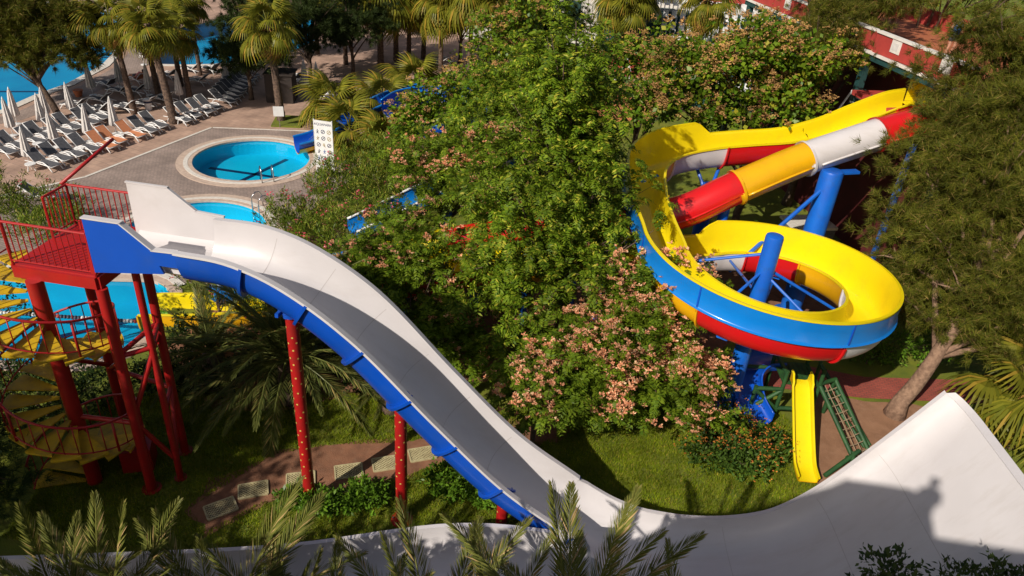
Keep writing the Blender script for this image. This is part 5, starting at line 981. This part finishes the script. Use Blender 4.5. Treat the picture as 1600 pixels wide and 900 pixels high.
# conifers
tree('conifer_tree', (13.7, 20.4), 'large feathery olive conifer at the right edge beside the playground', [(15.6, 20.6, 5.2, 1.9, 1.5, 1.4), (17.6, 21.0, 5.6, 2.0, 1.7, 1.6), (15.2, 22.4, 7.4, 1.9, 1.7, 1.4), (17.2, 22.6, 8.2, 2.2, 1.8, 1.6), (19.0, 22.0, 6.8, 2.0, 1.8, 1.8), (16.0, 23.6, 9.8, 1.8, 1.6, 1.3), (18.4, 24.0, 10.4, 2.0, 1.8, 1.5), (14.2, 21.0, 3.9, 1.2, 1.2, .9), (14.3, 22.2, 5.8, 1.5, 1.4, 1.2), (13.9, 22.8, 4.6, 1.2, 1.2, 1.0), (14.6, 23.2, 8.4, 1.4, 1.3, 1.0), (13.5, 23.5, 6.2, 1.1, 1.0, .9), (13.6, 22.6, 3.7, 1.0, 1.0, .8), (13.8, 25.0, 7.6, 1.2, 1.1, .9), (13.5, 24.2, 4.9, 1.0, 1.0, .8), (14.3, 25.2, 8.9, 1.1, 1.0, .8), (15.2, 24.2, 9.6, 1.4, 1.3, 1.0), (16.4, 20.0, 3.4, 1.6, 1.2, 1.0), (18.4, 20.4, 3.6, 1.7, 1.3, 1.2)], 'conifer', 7400, 0.27, 4.4, seed=71, bark=M_bark2, nl=1, lean=(1.2, 0.3), shell=0.35)
tree('conifer_tree', (19.5, 27.5), 'tall conifer behind the red tube at the upper right', [(18.4, 26.4, 11.0, 1.9, 1.6, 1.5), (20.4, 27.0, 11.6, 2.2, 1.8, 1.7), (17.0, 25.6, 9.4, 1.5, 1.4, 1.2), (15.6, 25.0, 7.9, 1.3, 1.2, 1.0), (16.6, 25.2, 6.6, 1.6, 1.3, 1.2), (15.2, 26.2, 10.4, 1.1, 1.0, .8), (15.4, 25.4, 11.6, 1.2, 1.1, .9), (16.6, 25.0, 11.1, 1.1, 1.0, .7), (14.4, 25.2, 12.2, 1.0, 1.0, .7), (17.8, 25.5, 12.0, 1.3, 1.1, .9), (16.2, 25.2, 12.6, 1.2, 1.0, .7), (14.0, 27.0, 10.3, .55, .5, .4), (14.9, 27.0, 10.9, .6, .5, .4), (14.6, 26.6, 9.7, .45, .4, .3), (14.9, 25.6, 9.3, 1.0, 1.0, .8), (19.4, 25.8, 9.4, 2.0, 1.6, 1.4), (21.5, 26.6, 9.8, 1.8, 1.6, 1.6), (17.6, 24.6, 12.2, 1.4, 1.2, 1.2)], 'conifer', 3400, 0.25, 8.0, seed=72, shell=0.35)
tree('conifer_tree', (15.0, 38.5), 'brown green conifer left of the red terrace', [(13.0, 35.6, 8.8, 1.8, 1.5, 1.4), (14.2, 37.0, 10.2, 2.0, 1.7, 1.5), (12.0, 36.8, 7.6, 1.6, 1.4, 1.3), (15.6, 38.0, 11.6, 2.2, 1.7, 1.5), (13.4, 38.4, 12.2, 1.8, 1.6, 1.4), (11.2, 36.4, 9.4, 1.3, 1.2, 1.0), (12.8, 33.6, 9.2, 1.3, 1.1, 1.0), (14.6, 34.0, 9.6, 1.2, 1.0, .9), (12.9, 34.0, 11.0, 1.4, 1.2, 1.0), (15.6, 35.0, 11.6, 1.5, 1.2, 1.0)], 'conifer', 3200, 0.22, 6.0, seed=73, shell=0.35)
tree('conifer_tree', (20.5, 41.0), 'tall conifer rising behind the terrace at the top right', [(18.6, 39.0, 13.0, 2.4, 2.0, 2.0), (21.5, 39.0, 13.2, 2.6, 2.2, 2.4), (24.0, 38.0, 13.0, 2.4, 2.2, 2.2), (26.0, 36.0, 11.5, 2.4, 2.2, 2.4)], 'conifer', 1300, 0.25, 9.5, seed=74, shell=0.35)
tree('pine_tree', (-28.34, 42.86), 'leaning umbrella-shaped pine over the loungers beside the lagoon', [(-30.6, 43.5, 4.6, 2.4, 2.0, 1.2), (-28.4, 44.4, 5.2, 2.3, 2.0, 1.3), (-32.6, 43.6, 4.0, 2.0, 1.8, 1.1), (-30.0, 44.6, 6.2, 2.4, 2.0, 1.2), (-27.2, 44.0, 4.0, 1.5, 1.4, 0.9), (-31.8, 45.0, 5.6, 2.2, 1.8, 1.2), (-29.4, 43.0, 3.8, 1.6, 1.3, .8), (-33.6, 44.6, 5.0, 2.0, 1.8, 1.2), (-27.4, 44.6, 6.0, 1.6, 1.4, 1.0)], 'conifer', 3600, 0.2, 2.9, seed=75, lean=(-1.6, 0.4), shell=0.4, nl=4)
for i, (x, y, s, lab) in enumerate([(-16.3, 54.8, 1.0, 'dark pine behind the hut and tall palm'), (-13.6, 57.0, 1.1, 'dark pine left of the palm group'), (-18.9, 49.4, 0.85, 'dark slender pine beside the shaded loungers'), (-21.5, 60.5, 1.0, 'dark pine at the far pool'), (-6.0, 64.0, 1.1, 'dark tree behind the far palms'), (1.0, 62.0, 1.1, 'dark tree left of the kiosk')]):
    tree('pine_tree', (x, y), lab, [(x-1.6*s, y, 3.6*s, 2.1*s, 1.5*s, 1.3*s), (x+1.7*s, y+.3, 4.0*s, 2.1*s, 1.6*s, 1.4*s), (x, y-.4, 5.2*s, 2.2*s, 1.6*s, 1.5*s), (x+.3, y+.5, 8.2*s, 1.7*s, 1.5*s, 1.3*s), (x+.1, y-.6, 3.4*s, 1.5*s, 1.2*s, .9*s)], 'conifer', 1000, 0.16, 2.2*s, seed=80+i, m=L_cond, per=40, shell=0.3)
# far greenery behind everything, each tree its own
for i in range(16):
    x = -46+i*6.4+rnd.uniform(-1.5, 1.5); y = 92+rnd.uniform(-6, 8); s = rnd.uniform(.9, 1.4)
    tree('far_tree', (x, y), 'distant green tree, %s from the left along the far edge' % ['first', 'second', 'third', 'fourth', 'fifth', 'sixth', 'seventh', 'eighth', 'ninth', 'tenth', 'eleventh', 'twelfth', 'thirteenth', 'fourteenth', 'fifteenth', 'sixteenth'][i], [(x, y, 4.5*s, 3*s, 2.5*s, 2.6*s), (x+1.8*s, y, 3.6*s, 2.4*s, 2*s, 2*s), (x-1.8*s, y, 3.4*s, 2.4*s, 2*s, 2*s)], 'broad', 240, 0.25, 2.5, seed=100+i, nl=1, group='far trees')
# weeping tree at the left edge and the dark foliage under it
tree('weeping_tree', (-15.2, 12.8), 'dark weeping foliage at the lower left edge', [(-14.4, 13.2, 5.0, 1.3, 1.3, 1.6), (-14.0, 13.4, 3.2, 1.1, 1.0, 1.2), (-14.8, 13.8, 2.0, 1.3, 1.0, 1.0), (-15.2, 12.6, 6.6, 1.6, 1.5, 1.4), (-13.4, 13.0, 1.2, 1.0, .9, .9), (-13.0, 13.2, 2.6, .7, .6, .9), (-12.7, 12.7, 1.0, .7, .6, .8)], 'conifer', 1300, 0.2, 3.4, seed=91, m=leafmat('weeping_leaf', (0.025, 0.05, 0.012), (0.06, 0.10, 0.02), None), per=36)
tree('oleander_bush', (-21.0, 29.2), 'green bushes behind the tower rail at the left edge', [(-21.4, 29.0, 1.2, 1.4, 1.0, 1.0), (-19.4, 28.4, .9, 1.1, .9, .8), (-23.0, 29.0, 1.5, 1.4, 1.1, 1.2), (-20.4, 27.4, .8, 1.1, .8, .7)], 'oleander', 560, 0.06, 0.4, 'bush', None, 6, 92, up=0.6)
tree('hanging_branch_tree', (-19.2, 17.6), 'thin dark twigs in front of the turquoise tower pool', [(-16.4, 19.4, 3.2, .9, .8, .8), (-17.2, 19.0, 4.2, 1.2, 1.0, .9), (-15.8, 19.6, 2.2, .5, .5, .6), (-18.2, 18.6, 4.6, 1.2, 1.0, .8)], 'shrub', 210, 0.09, 3.0, seed=93, m=L_cond)

# ------------------------------------------------------------------ palms
def fan_mesh(seed, dead=False):
    r = random.Random(seed); q = MB(); pl = r.uniform(.75, 1.05); droop = r.uniform(.4, .75)*(1.5 if dead else 1)
    q.tube([(0, 0, 0), (pl*.5, 0, .06), (pl, 0, 0)], [.028, .022, .016], 5)
    n = 26
    for i in range(n):
        a = R_(-118+236*i/(n-1)); L = (0.95 if not dead else .8)*(0.78+.22*math.cos(a*.8))*r.uniform(.9, 1.08); ca, sa = math.cos(a), math.sin(a); w = .088; rows = []
        for t, ww in ((.06, .25), (.45, 1.0), (.75, .75), (1.0, .08)):
            c = Vector((pl+ca*L*t, sa*L*t*.95, .10*t-droop*L*t**3.0-.12*abs(sa)*t)); s = Vector((-sa, ca, 0)); z = Vector((0, 0, (-1)**i*.012*(1-t)))
            rows.append([c-s*w*ww*.5-z, c+s*w*ww*.5+z])
        q.grid(rows)
    o = q.build('frond', L_dead if dead else L_fan, None, smooth=False); me = o.data; bpy.data.objects.remove(o); return me
FAN = [fan_mesh(i) for i in range(4)]; DEAD = [fan_mesh(20+i, True) for i in range(2)]
def fan_palm(base, h, label, nf=26, nd=14, lean=(0, 0), s=1.0, tr=.2, name='fan_palm', group=None, seed=0, cat='palm tree'):
    r = random.Random(seed); root = thing(name, (base[0], base[1], 0), label, cat, group); top = Vector((base[0]+lean[0], base[1]+lean[1], h))
    q = MB(); k = max(4, int(h*5)); pts = []; rs = []
    for i in range(k+1):
        t = i/k; pts.append((base[0]+lean[0]*t**1.3, base[1]+lean[1]*t**1.3, h*t-.05)); rs.append(tr*.74*(1.35-.5*t if t < .12 else 1.28-.42*t)*(1+.10*(i % 2)))
    q.tube(pts, rs, 12).build('trunk', M_palmbark, root, smooth=True)
    def put(me, nm, el, az, sc):
        o = link(nm, me, root); o.location = top-Vector((base[0], base[1], 0))-Vector((0, 0, r.uniform(0, .35))); o.rotation_euler = (r.uniform(-.3, .3), -el, az); o.scale = (sc, sc, sc)
    for i in range(nf): t = i/max(1, nf-1); put(FAN[r.randint(0, 3)], 'frond', R_(74-145*t**.8+r.uniform(-10, 10)), i*2.399+r.uniform(-.2, .2), s*r.uniform(.85, 1.1))
    for i in range(nd): put(DEAD[r.randint(0, 1)], 'dead_frond', R_(-50-25*r.random()), i*2.399+.4, s*r.uniform(.7, .95))
    return root
WP = [((-21.69, 43.55), 5.0, (-.75, .3), 'thick palm standing at the edge of the front lounger row', 1.15, .26), ((-24.72, 44.71), 5.0, (-.5, .2), 'palm left of the thick palm, base in a grass patch', 1.1, .21), ((-24.96, 48.63), 4.6, (-.4, .2), 'palm just behind the thick palm', 1.05, .2), ((-24.51, 51.14), 4.9, (-.3, .2), 'palm by the far pool, left of the pair', 1.05, .19), ((-22.65, 48.22), 4.0, (-.2, .2), 'shorter palm beside the lone parasol', 1.0, .2), ((-24.36, 54.14), 4.6, (-.2, .2), 'slim palm nearest the far pool', 1.0, .16), ((-15.61, 45.48), 5.3, (-.35, .1), 'tall golden palm in the bed above the round pool', 1.25, .27),
      ((-12.06, 60.11), 5.2, (0, .1), 'bright palm in front of the group of four', 1.9, .28), ((-11.3, 62.84), 4.7, (0, .1), 'second palm of the group of four', 1.7, .24), ((-10.3, 63.3), 4.6, (.1, .1), 'third palm of the group of four', 1.7, .22), ((-9.2, 64.3), 4.6, (.2, .1), 'last palm of the group of four', 1.7, .22), ((-4.56, 55.9), 6.6, (.1, .1), 'palm with reddish trunk left of the tall middle tree', 1.8, .2), ((6.3, 58.0), 6.2, (.1, 0), 'palm in front of the red kiosk', 1.5, .2), ((8.0, 60.5), 6.6, (.1, 0), 'palm right of the kiosk roof', 1.5, .2), ((11.8, 55.0), 6.9, (.2, 0), 'palm above the flowering broad-leaved tree', 1.3, .18), ((-27.5, 58.0), 4.8, (0, 0), 'palm at the far lagoon shore', 1.2, .2), ((-33.5, 66.0), 5.0, (0, 0), 'palm beyond the lagoon at top left', 1.2, .2), ((-14.6, 70.0), 5.0, (0, 0), 'far palm behind the dark pines', 1.3, .2), ((-18.0, 63.0), 5.0, (0, 0), 'palm between the far pool and the dark pines', 1.6, .2), ((-7.0, 58.5), 5.2, (0, 0), 'palm right of the group of four', 1.7, .2), ((-15.0, 60.5), 4.6, (0, 0), 'palm left of the group of four', 1.6, .2), ((-1.2, 61.0), 5.6, (0, 0), 'palm left of the kiosk behind the tall middle tree', 1.7, .2)]
for i, (b, h, ln, lab, s, tr) in enumerate(WP): fan_palm(b, h*1.18, lab, 30, 18, ln, s, tr, 'washingtonia_palm' if False else 'fan_palm', 'tall fan palms', 200+i)
LPm = [((-12.14, 45.27), 1.6, 'low fan palm left in the clump behind the information board'), ((-10.0, 40.6), 1.7, 'low fan palm in front of the clump beside the blue slide'), ((-8.84, 44.81), 2.3, 'tallest low fan palm of the clump'), ((-7.6, 38.9), 1.9, 'low fan palm right in the clump over the blue bend'), ((-7.6, 49.6), 2.2, 'low fan palm behind the blue bend'), ((17.0, 19.2), 2.6, 'low fan palm at the right edge above the white ramp')]
for i, (b, h, lab) in enumerate(LPm): fan_palm(b, h, lab, 26, 4, (0, 0), 1.35, .2, 'low_fan_palm', 'low fan palms' if i < 5 else None, 230+i)
def feather_mesh(seed, L=3.0, m=None, curve=.5, pairs=58, ll=.5, lwid=.013):
    r = random.Random(seed); q = MB(); pts = []
    for i in range(13): t = i/12; pts.append(Vector((L*(t-.18*curve*t**2), r.uniform(-.01, .01), L*(.18*t-curve*t**2*.75))))
    q.tube(pts, [.03*(1-.85*i/12)+.003 for i in range(13)], 5)
    for k in range(pairs):
        t = .12+.88*k/(pairs-1); x = t*12; i = min(11, int(x)); c = pts[i].lerp(pts[i+1], x-i); T = (pts[i+1]-pts[i]).normalized(); Nn = Vector((-T.z, 0, T.x))
        l = ll*(math.sin(math.pi*min(1, .18+.80*t))**.55)*r.uniform(.85, 1.12)
        for sg in (1, -1):
            d = (T*(.80+.5*t)+Vector((0, sg, 0))*(.78-.3*t)*r.uniform(.8, 1.15)+Nn*r.uniform(.05, .40)).normalized(); s = d.cross(Nn+Vector((0, sg*.6, 0))).normalized(); e = c+d*l-Vector((0, 0, .10*l)); mid = c+d*l*.45
            q.add([c-s*.004, mid-s*lwid, e, mid+s*lwid], [(0, 1, 2, 3)])
    o = q.build('frond', m); me = o.data; bpy.data.objects.remove(o); return me
PHX = [feather_mesh(300+i, 3.3, L_phx, .55+.16*i, 84, .46) for i in range(4)]
FG = [feather_mesh(320+i, 3.3, L_fgp, .08+.11*i, 88, .52, .0135) for i in range(6)]
def feather_palm(base, h, label, els, meshes, s=1.0, seed=0, group=None, tr=.3, az0=None):
    r = random.Random(seed); root = thing('date_palm', (base[0], base[1], 0), label, 'palm tree', group)
    q = MB(); k = 12; q.tube([(base[0], base[1], -.05+h*i/k) for i in range(k+1)], [tr*(1.15+.12*(i % 2)) for i in range(k+1)], 14).build('trunk', M_palmbark, root, smooth=True)
    for i, e in enumerate(els):
        o = link('frond', meshes[r.randint(0, len(meshes)-1)], root); o.location = (0, 0, h+r.uniform(-.15, .1)); o.rotation_euler = (r.uniform(-.25, .25), -R_(e+r.uniform(-7, 7)), i*2.399+r.uniform(-.25, .25)); sc = s*r.uniform(.85, 1.1); o.scale = (sc, sc, sc)
    return root
feather_palm((-6.9, 18.6), 1.7, 'spreading date palm in the shade behind the left dotted post', [78-2.0*i for i in range(46)], PHX, 1.2, 5)
feather_palm((-9.6, 19.2), 1.2, 'smaller date palm beside the yellow slide end', [70-2.4*i for i in range(30)], PHX, .85, 6)
feather_palm((-5.6, 22.6), 1.6, 'date palm with pale fronds rising behind the slide crest', [82-2.2*i for i in range(30)], PHX, .85, 7)
feather_palm((-3.6, 18.6), .8, 'young date palm under the middle of the slide', [60-2.6*i for i in range(20)], PHX, .6, 8)
fgs = [((-8.0, 8.5), 1.8, 'foreground date palm cut by the left edge', .95, [70, 58, 76, 46, 64, 36, 52, 28, 66]), ((-3.9, 8.5), 1.9, 'low foreground date palm left of the drooping one', 1.0, [74, 60, 50, 66, 40, 56, 32, 70, 24]), ((0.4, 8.3), 2.6, 'foreground date palm between the middle ones', .95, [72, 60, 50, 80, 42, 64, 30, 54]), ((-6.9, 7.9), 2.5, 'date palm in the foreground at the lower left corner', 1.0, [72, 60, 80, 50, 66, 40, 55, 30, 74, 48, 20, 62, 35]), ((-5.1, 8.4), 2.1, 'foreground date palm below the slide tower', 1.12, [82, 58, 70, 48, 64, 38, 76, 52, 30, 66, 44, 20]), ((-2.6, 7.7), 2.3, 'foreground date palm with drooping dry fronds left of the middle', .95, [40, 55, 30, 62, 46, 22, 68, 35, 50, 15, 28]), ((-0.9, 8.1), 2.75, 'foreground date palm at the bottom middle', 1.0, [78, 62, 70, 50, 84, 42, 58, 34, 66, 25]), ((1.55, 7.5), 4.15, 'foreground date palm with the tallest frond over the slide valley', 1.05, [86, 64, 56, 72, 45, 60, 36, 52, 68, 28, 76, 40, 20, 48]), ((3.5, 7.6), 3.4, 'foreground date palm at the bottom right of the middle', .85, [74, 60, 48, 66, 38, 80, 52, 28])]
for i, (b, h, lab, s, els) in enumerate(fgs): feather_palm(b, h, lab, els + [10, 0, -12, 5, -20, 15], FG, s, 30+i, 'date palms in the foreground')
tree('foreground_shrub', (8.2, 8.8), 'dark leafy shrub at the bottom right corner below the ramp', [(7.6, 8.9, 4.7, .8, .6, .6), (6.3, 8.9, 4.6, .35, .3, .4), (9.0, 9.2, 4.7, .9, .6, .5), (7.1, 9.0, 5.4, .5, .35, .4), (9.8, 9.3, 4.9, .6, .5, .5)], 'shrub', 330, 0.06, 3.4, 'shrub', None, 0, 95, m=leafmat('foreground_leaf', (0.02, 0.04, 0.012), (0.06, 0.085, 0.02), None))

# ------------------------------------------------------------------ grass blades on the lawns that are seen close up
G = rng.uniform((-13, 12.3), (13, 22), (330000, 2)); soil = [(-8.3, 13.8), (-6.7, 16.1), (-5.1, 16.7), (-3.2, 17.0), (-2.0, 17.4), (2.2, 18.8), (2.2, 17.9), (-1.0, 16.7), (-2.6, 15.7), (-3.9, 15.1), (-5.4, 14.6), (-6.5, 14.2), (-7.5, 13.1)]
lawnL = [(-12.5, 12.4), (-9, 12.2), (-1, 12.9), (1.6, 14.2), (1.8, 18.8), (-2, 19.4), (-9, 19), (-12.8, 18)]; lawnR = [(1.8, 15.1), (4.5, 14.3), (7.5, 14.2), (9.75, 15.2), (9.8, 17.1), (10.1, 19), (8.8, 21.3), (5, 22.2), (1.8, 20)]
k = (inpoly(G, lawnL) & ~inpoly(G, soil)) | inpoly(G, lawnR); G = G[k]
den = 0.5+0.5*np.sin(G[:, 0]*1.7+np.sin(G[:, 1]*2.3)*1.5)*np.cos(G[:, 1]*1.3+G[:, 0]*.6); edge = rng.random(len(G)) < 0.55+0.45*den; G = G[edge]
n = len(G); h = rng.uniform(.05, .12, n)*(0.7+0.6*rng.random(n)); a = rng.uniform(0, 2*np.pi, n); b = np.c_[G, np.zeros(n)]; s = np.c_[np.cos(a), np.sin(a), np.zeros(n)]*.011; ln = np.c_[rng.normal(size=(n, 2))*.035, h]
V = np.stack([b-s, b+s, b+ln], 1).reshape(-1, 3)
tag(np_mesh('grass', V, np.arange(n*3).reshape(-1, 3), L_grs), 'short green lawn grass around the slide posts and the play area', 'grass', kind='stuff')

# ------------------------------------------------------------------ what stands behind and below the camera and shades the foreground
lt = thing('lookout_tower', (-1.4, -5.1, 0), 'white lookout tower behind the viewpoint whose shadow falls on the ramp', 'tower')
MB().box((-1.35, -5.1, 17.25), (5.0, 3.4, 0.22)).build('platform', M_wallw, lt)
for x, y in ((-3.65, -3.7), (0.85, -3.7), (-3.65, -6.4), (0.85, -6.4)): MB().box((x, y, 8.55), (0.3, 0.3, 17.1)).build('tower_leg', M_wallw, lt)
MB().box((-1.35, -5.1, 8.5), (4.0, 2.4, 17.0)).build('wall', M_wallw, lt)
e1 = Vector((0.794, -0.608, 0)); fw = [(1.3, 0.0), (1.3, 13.9), (0.95, 14.1), (0.28, 15.45), (-0.15, 15.58), (-1.55, 14.92), (-1.8, 14.5), (-2.5, 13.6), (-3.5, 12.4), (-4.7, 11.3), (-5.2, 10.3), (-6.0, 8.6), (-8.0, 7.0), (-8.0, 0.0)]
MB().slab([e1*s_+Vector((-2.45, -3.32, z_+2.95 if z_ > 1 else 0.0)) for s_, z_ in fw], (-0.608, -0.794, 0), 0.25).build('shadow_outline_wall', M_wallw, lt)  # unseen wall added here, its outline cut to cast the shadow edge on the ramp
for k in range(22): MB().box(e1*(-1.9-k*0.27)+Vector((-3.0, -4.05, 16.85-k*0.31)), (0.3, 1.1, 0.1), math.atan2(e1.y, e1.x)).build('stair_step', M_wallw, lt)
tree('planter_shrub', (0.15, -4.6), 'small shrub in a planter on the lookout edge', [(-0.05, -4.6, 17.7, .7, .3, .3), (0.75, -5.1, 17.75, .6, .3, .35)], 'shrub', 120, 0.03, 17.45, 'shrub', seed=160, nl=1)
SHT = [((-18.5, 3.0), [(-18.5, 3.0, 12.0, 2.2, 2.0, 1.9), (-20.5, 3.5, 11.0, 2.2, 2.0, 2.0), (-16.9, 2.6, 9.6, 1.5, 1.5, 1.5), (-18.5, 3.0, 9.0, 2.4, 2.0, 2.0), (-20.4, 3.0, 12.3, 1.8, 1.6, 1.6)], 'tall leafy tree out of view that shades the slide tower'),
       ((-13.2, 2.6), [(-13.2, 2.6, 7.6, 1.8, 1.6, 1.2), (-11.2, 2.9, 7.9, 1.6, 1.5, 1.2), (-14.9, 2.6, 7.3, 1.5, 1.5, 1.2), (-12.2, 2.8, 6.0, 2.4, 1.5, 1.4)], 'leafy tree out of view left of the viewpoint'),
       ((-7.4, 2.6), [(-8.6, 2.8, 7.9, 1.5, 1.4, 1.1), (-6.6, 2.9, 8.2, 1.5, 1.3, 1.0), (-4.8, 2.6, 8.4, 1.3, 1.2, 1.0), (-7.0, 2.6, 6.4, 2.4, 1.4, 1.4)], 'leafy tree out of view just below the viewpoint')]
for i_, (p_, lb_, lab_) in enumerate(SHT): tree('shade_tree', p_, lab_, lb_, 'broad', 2200, 0.25, 5.0, seed=150+i_, shell=0.3)
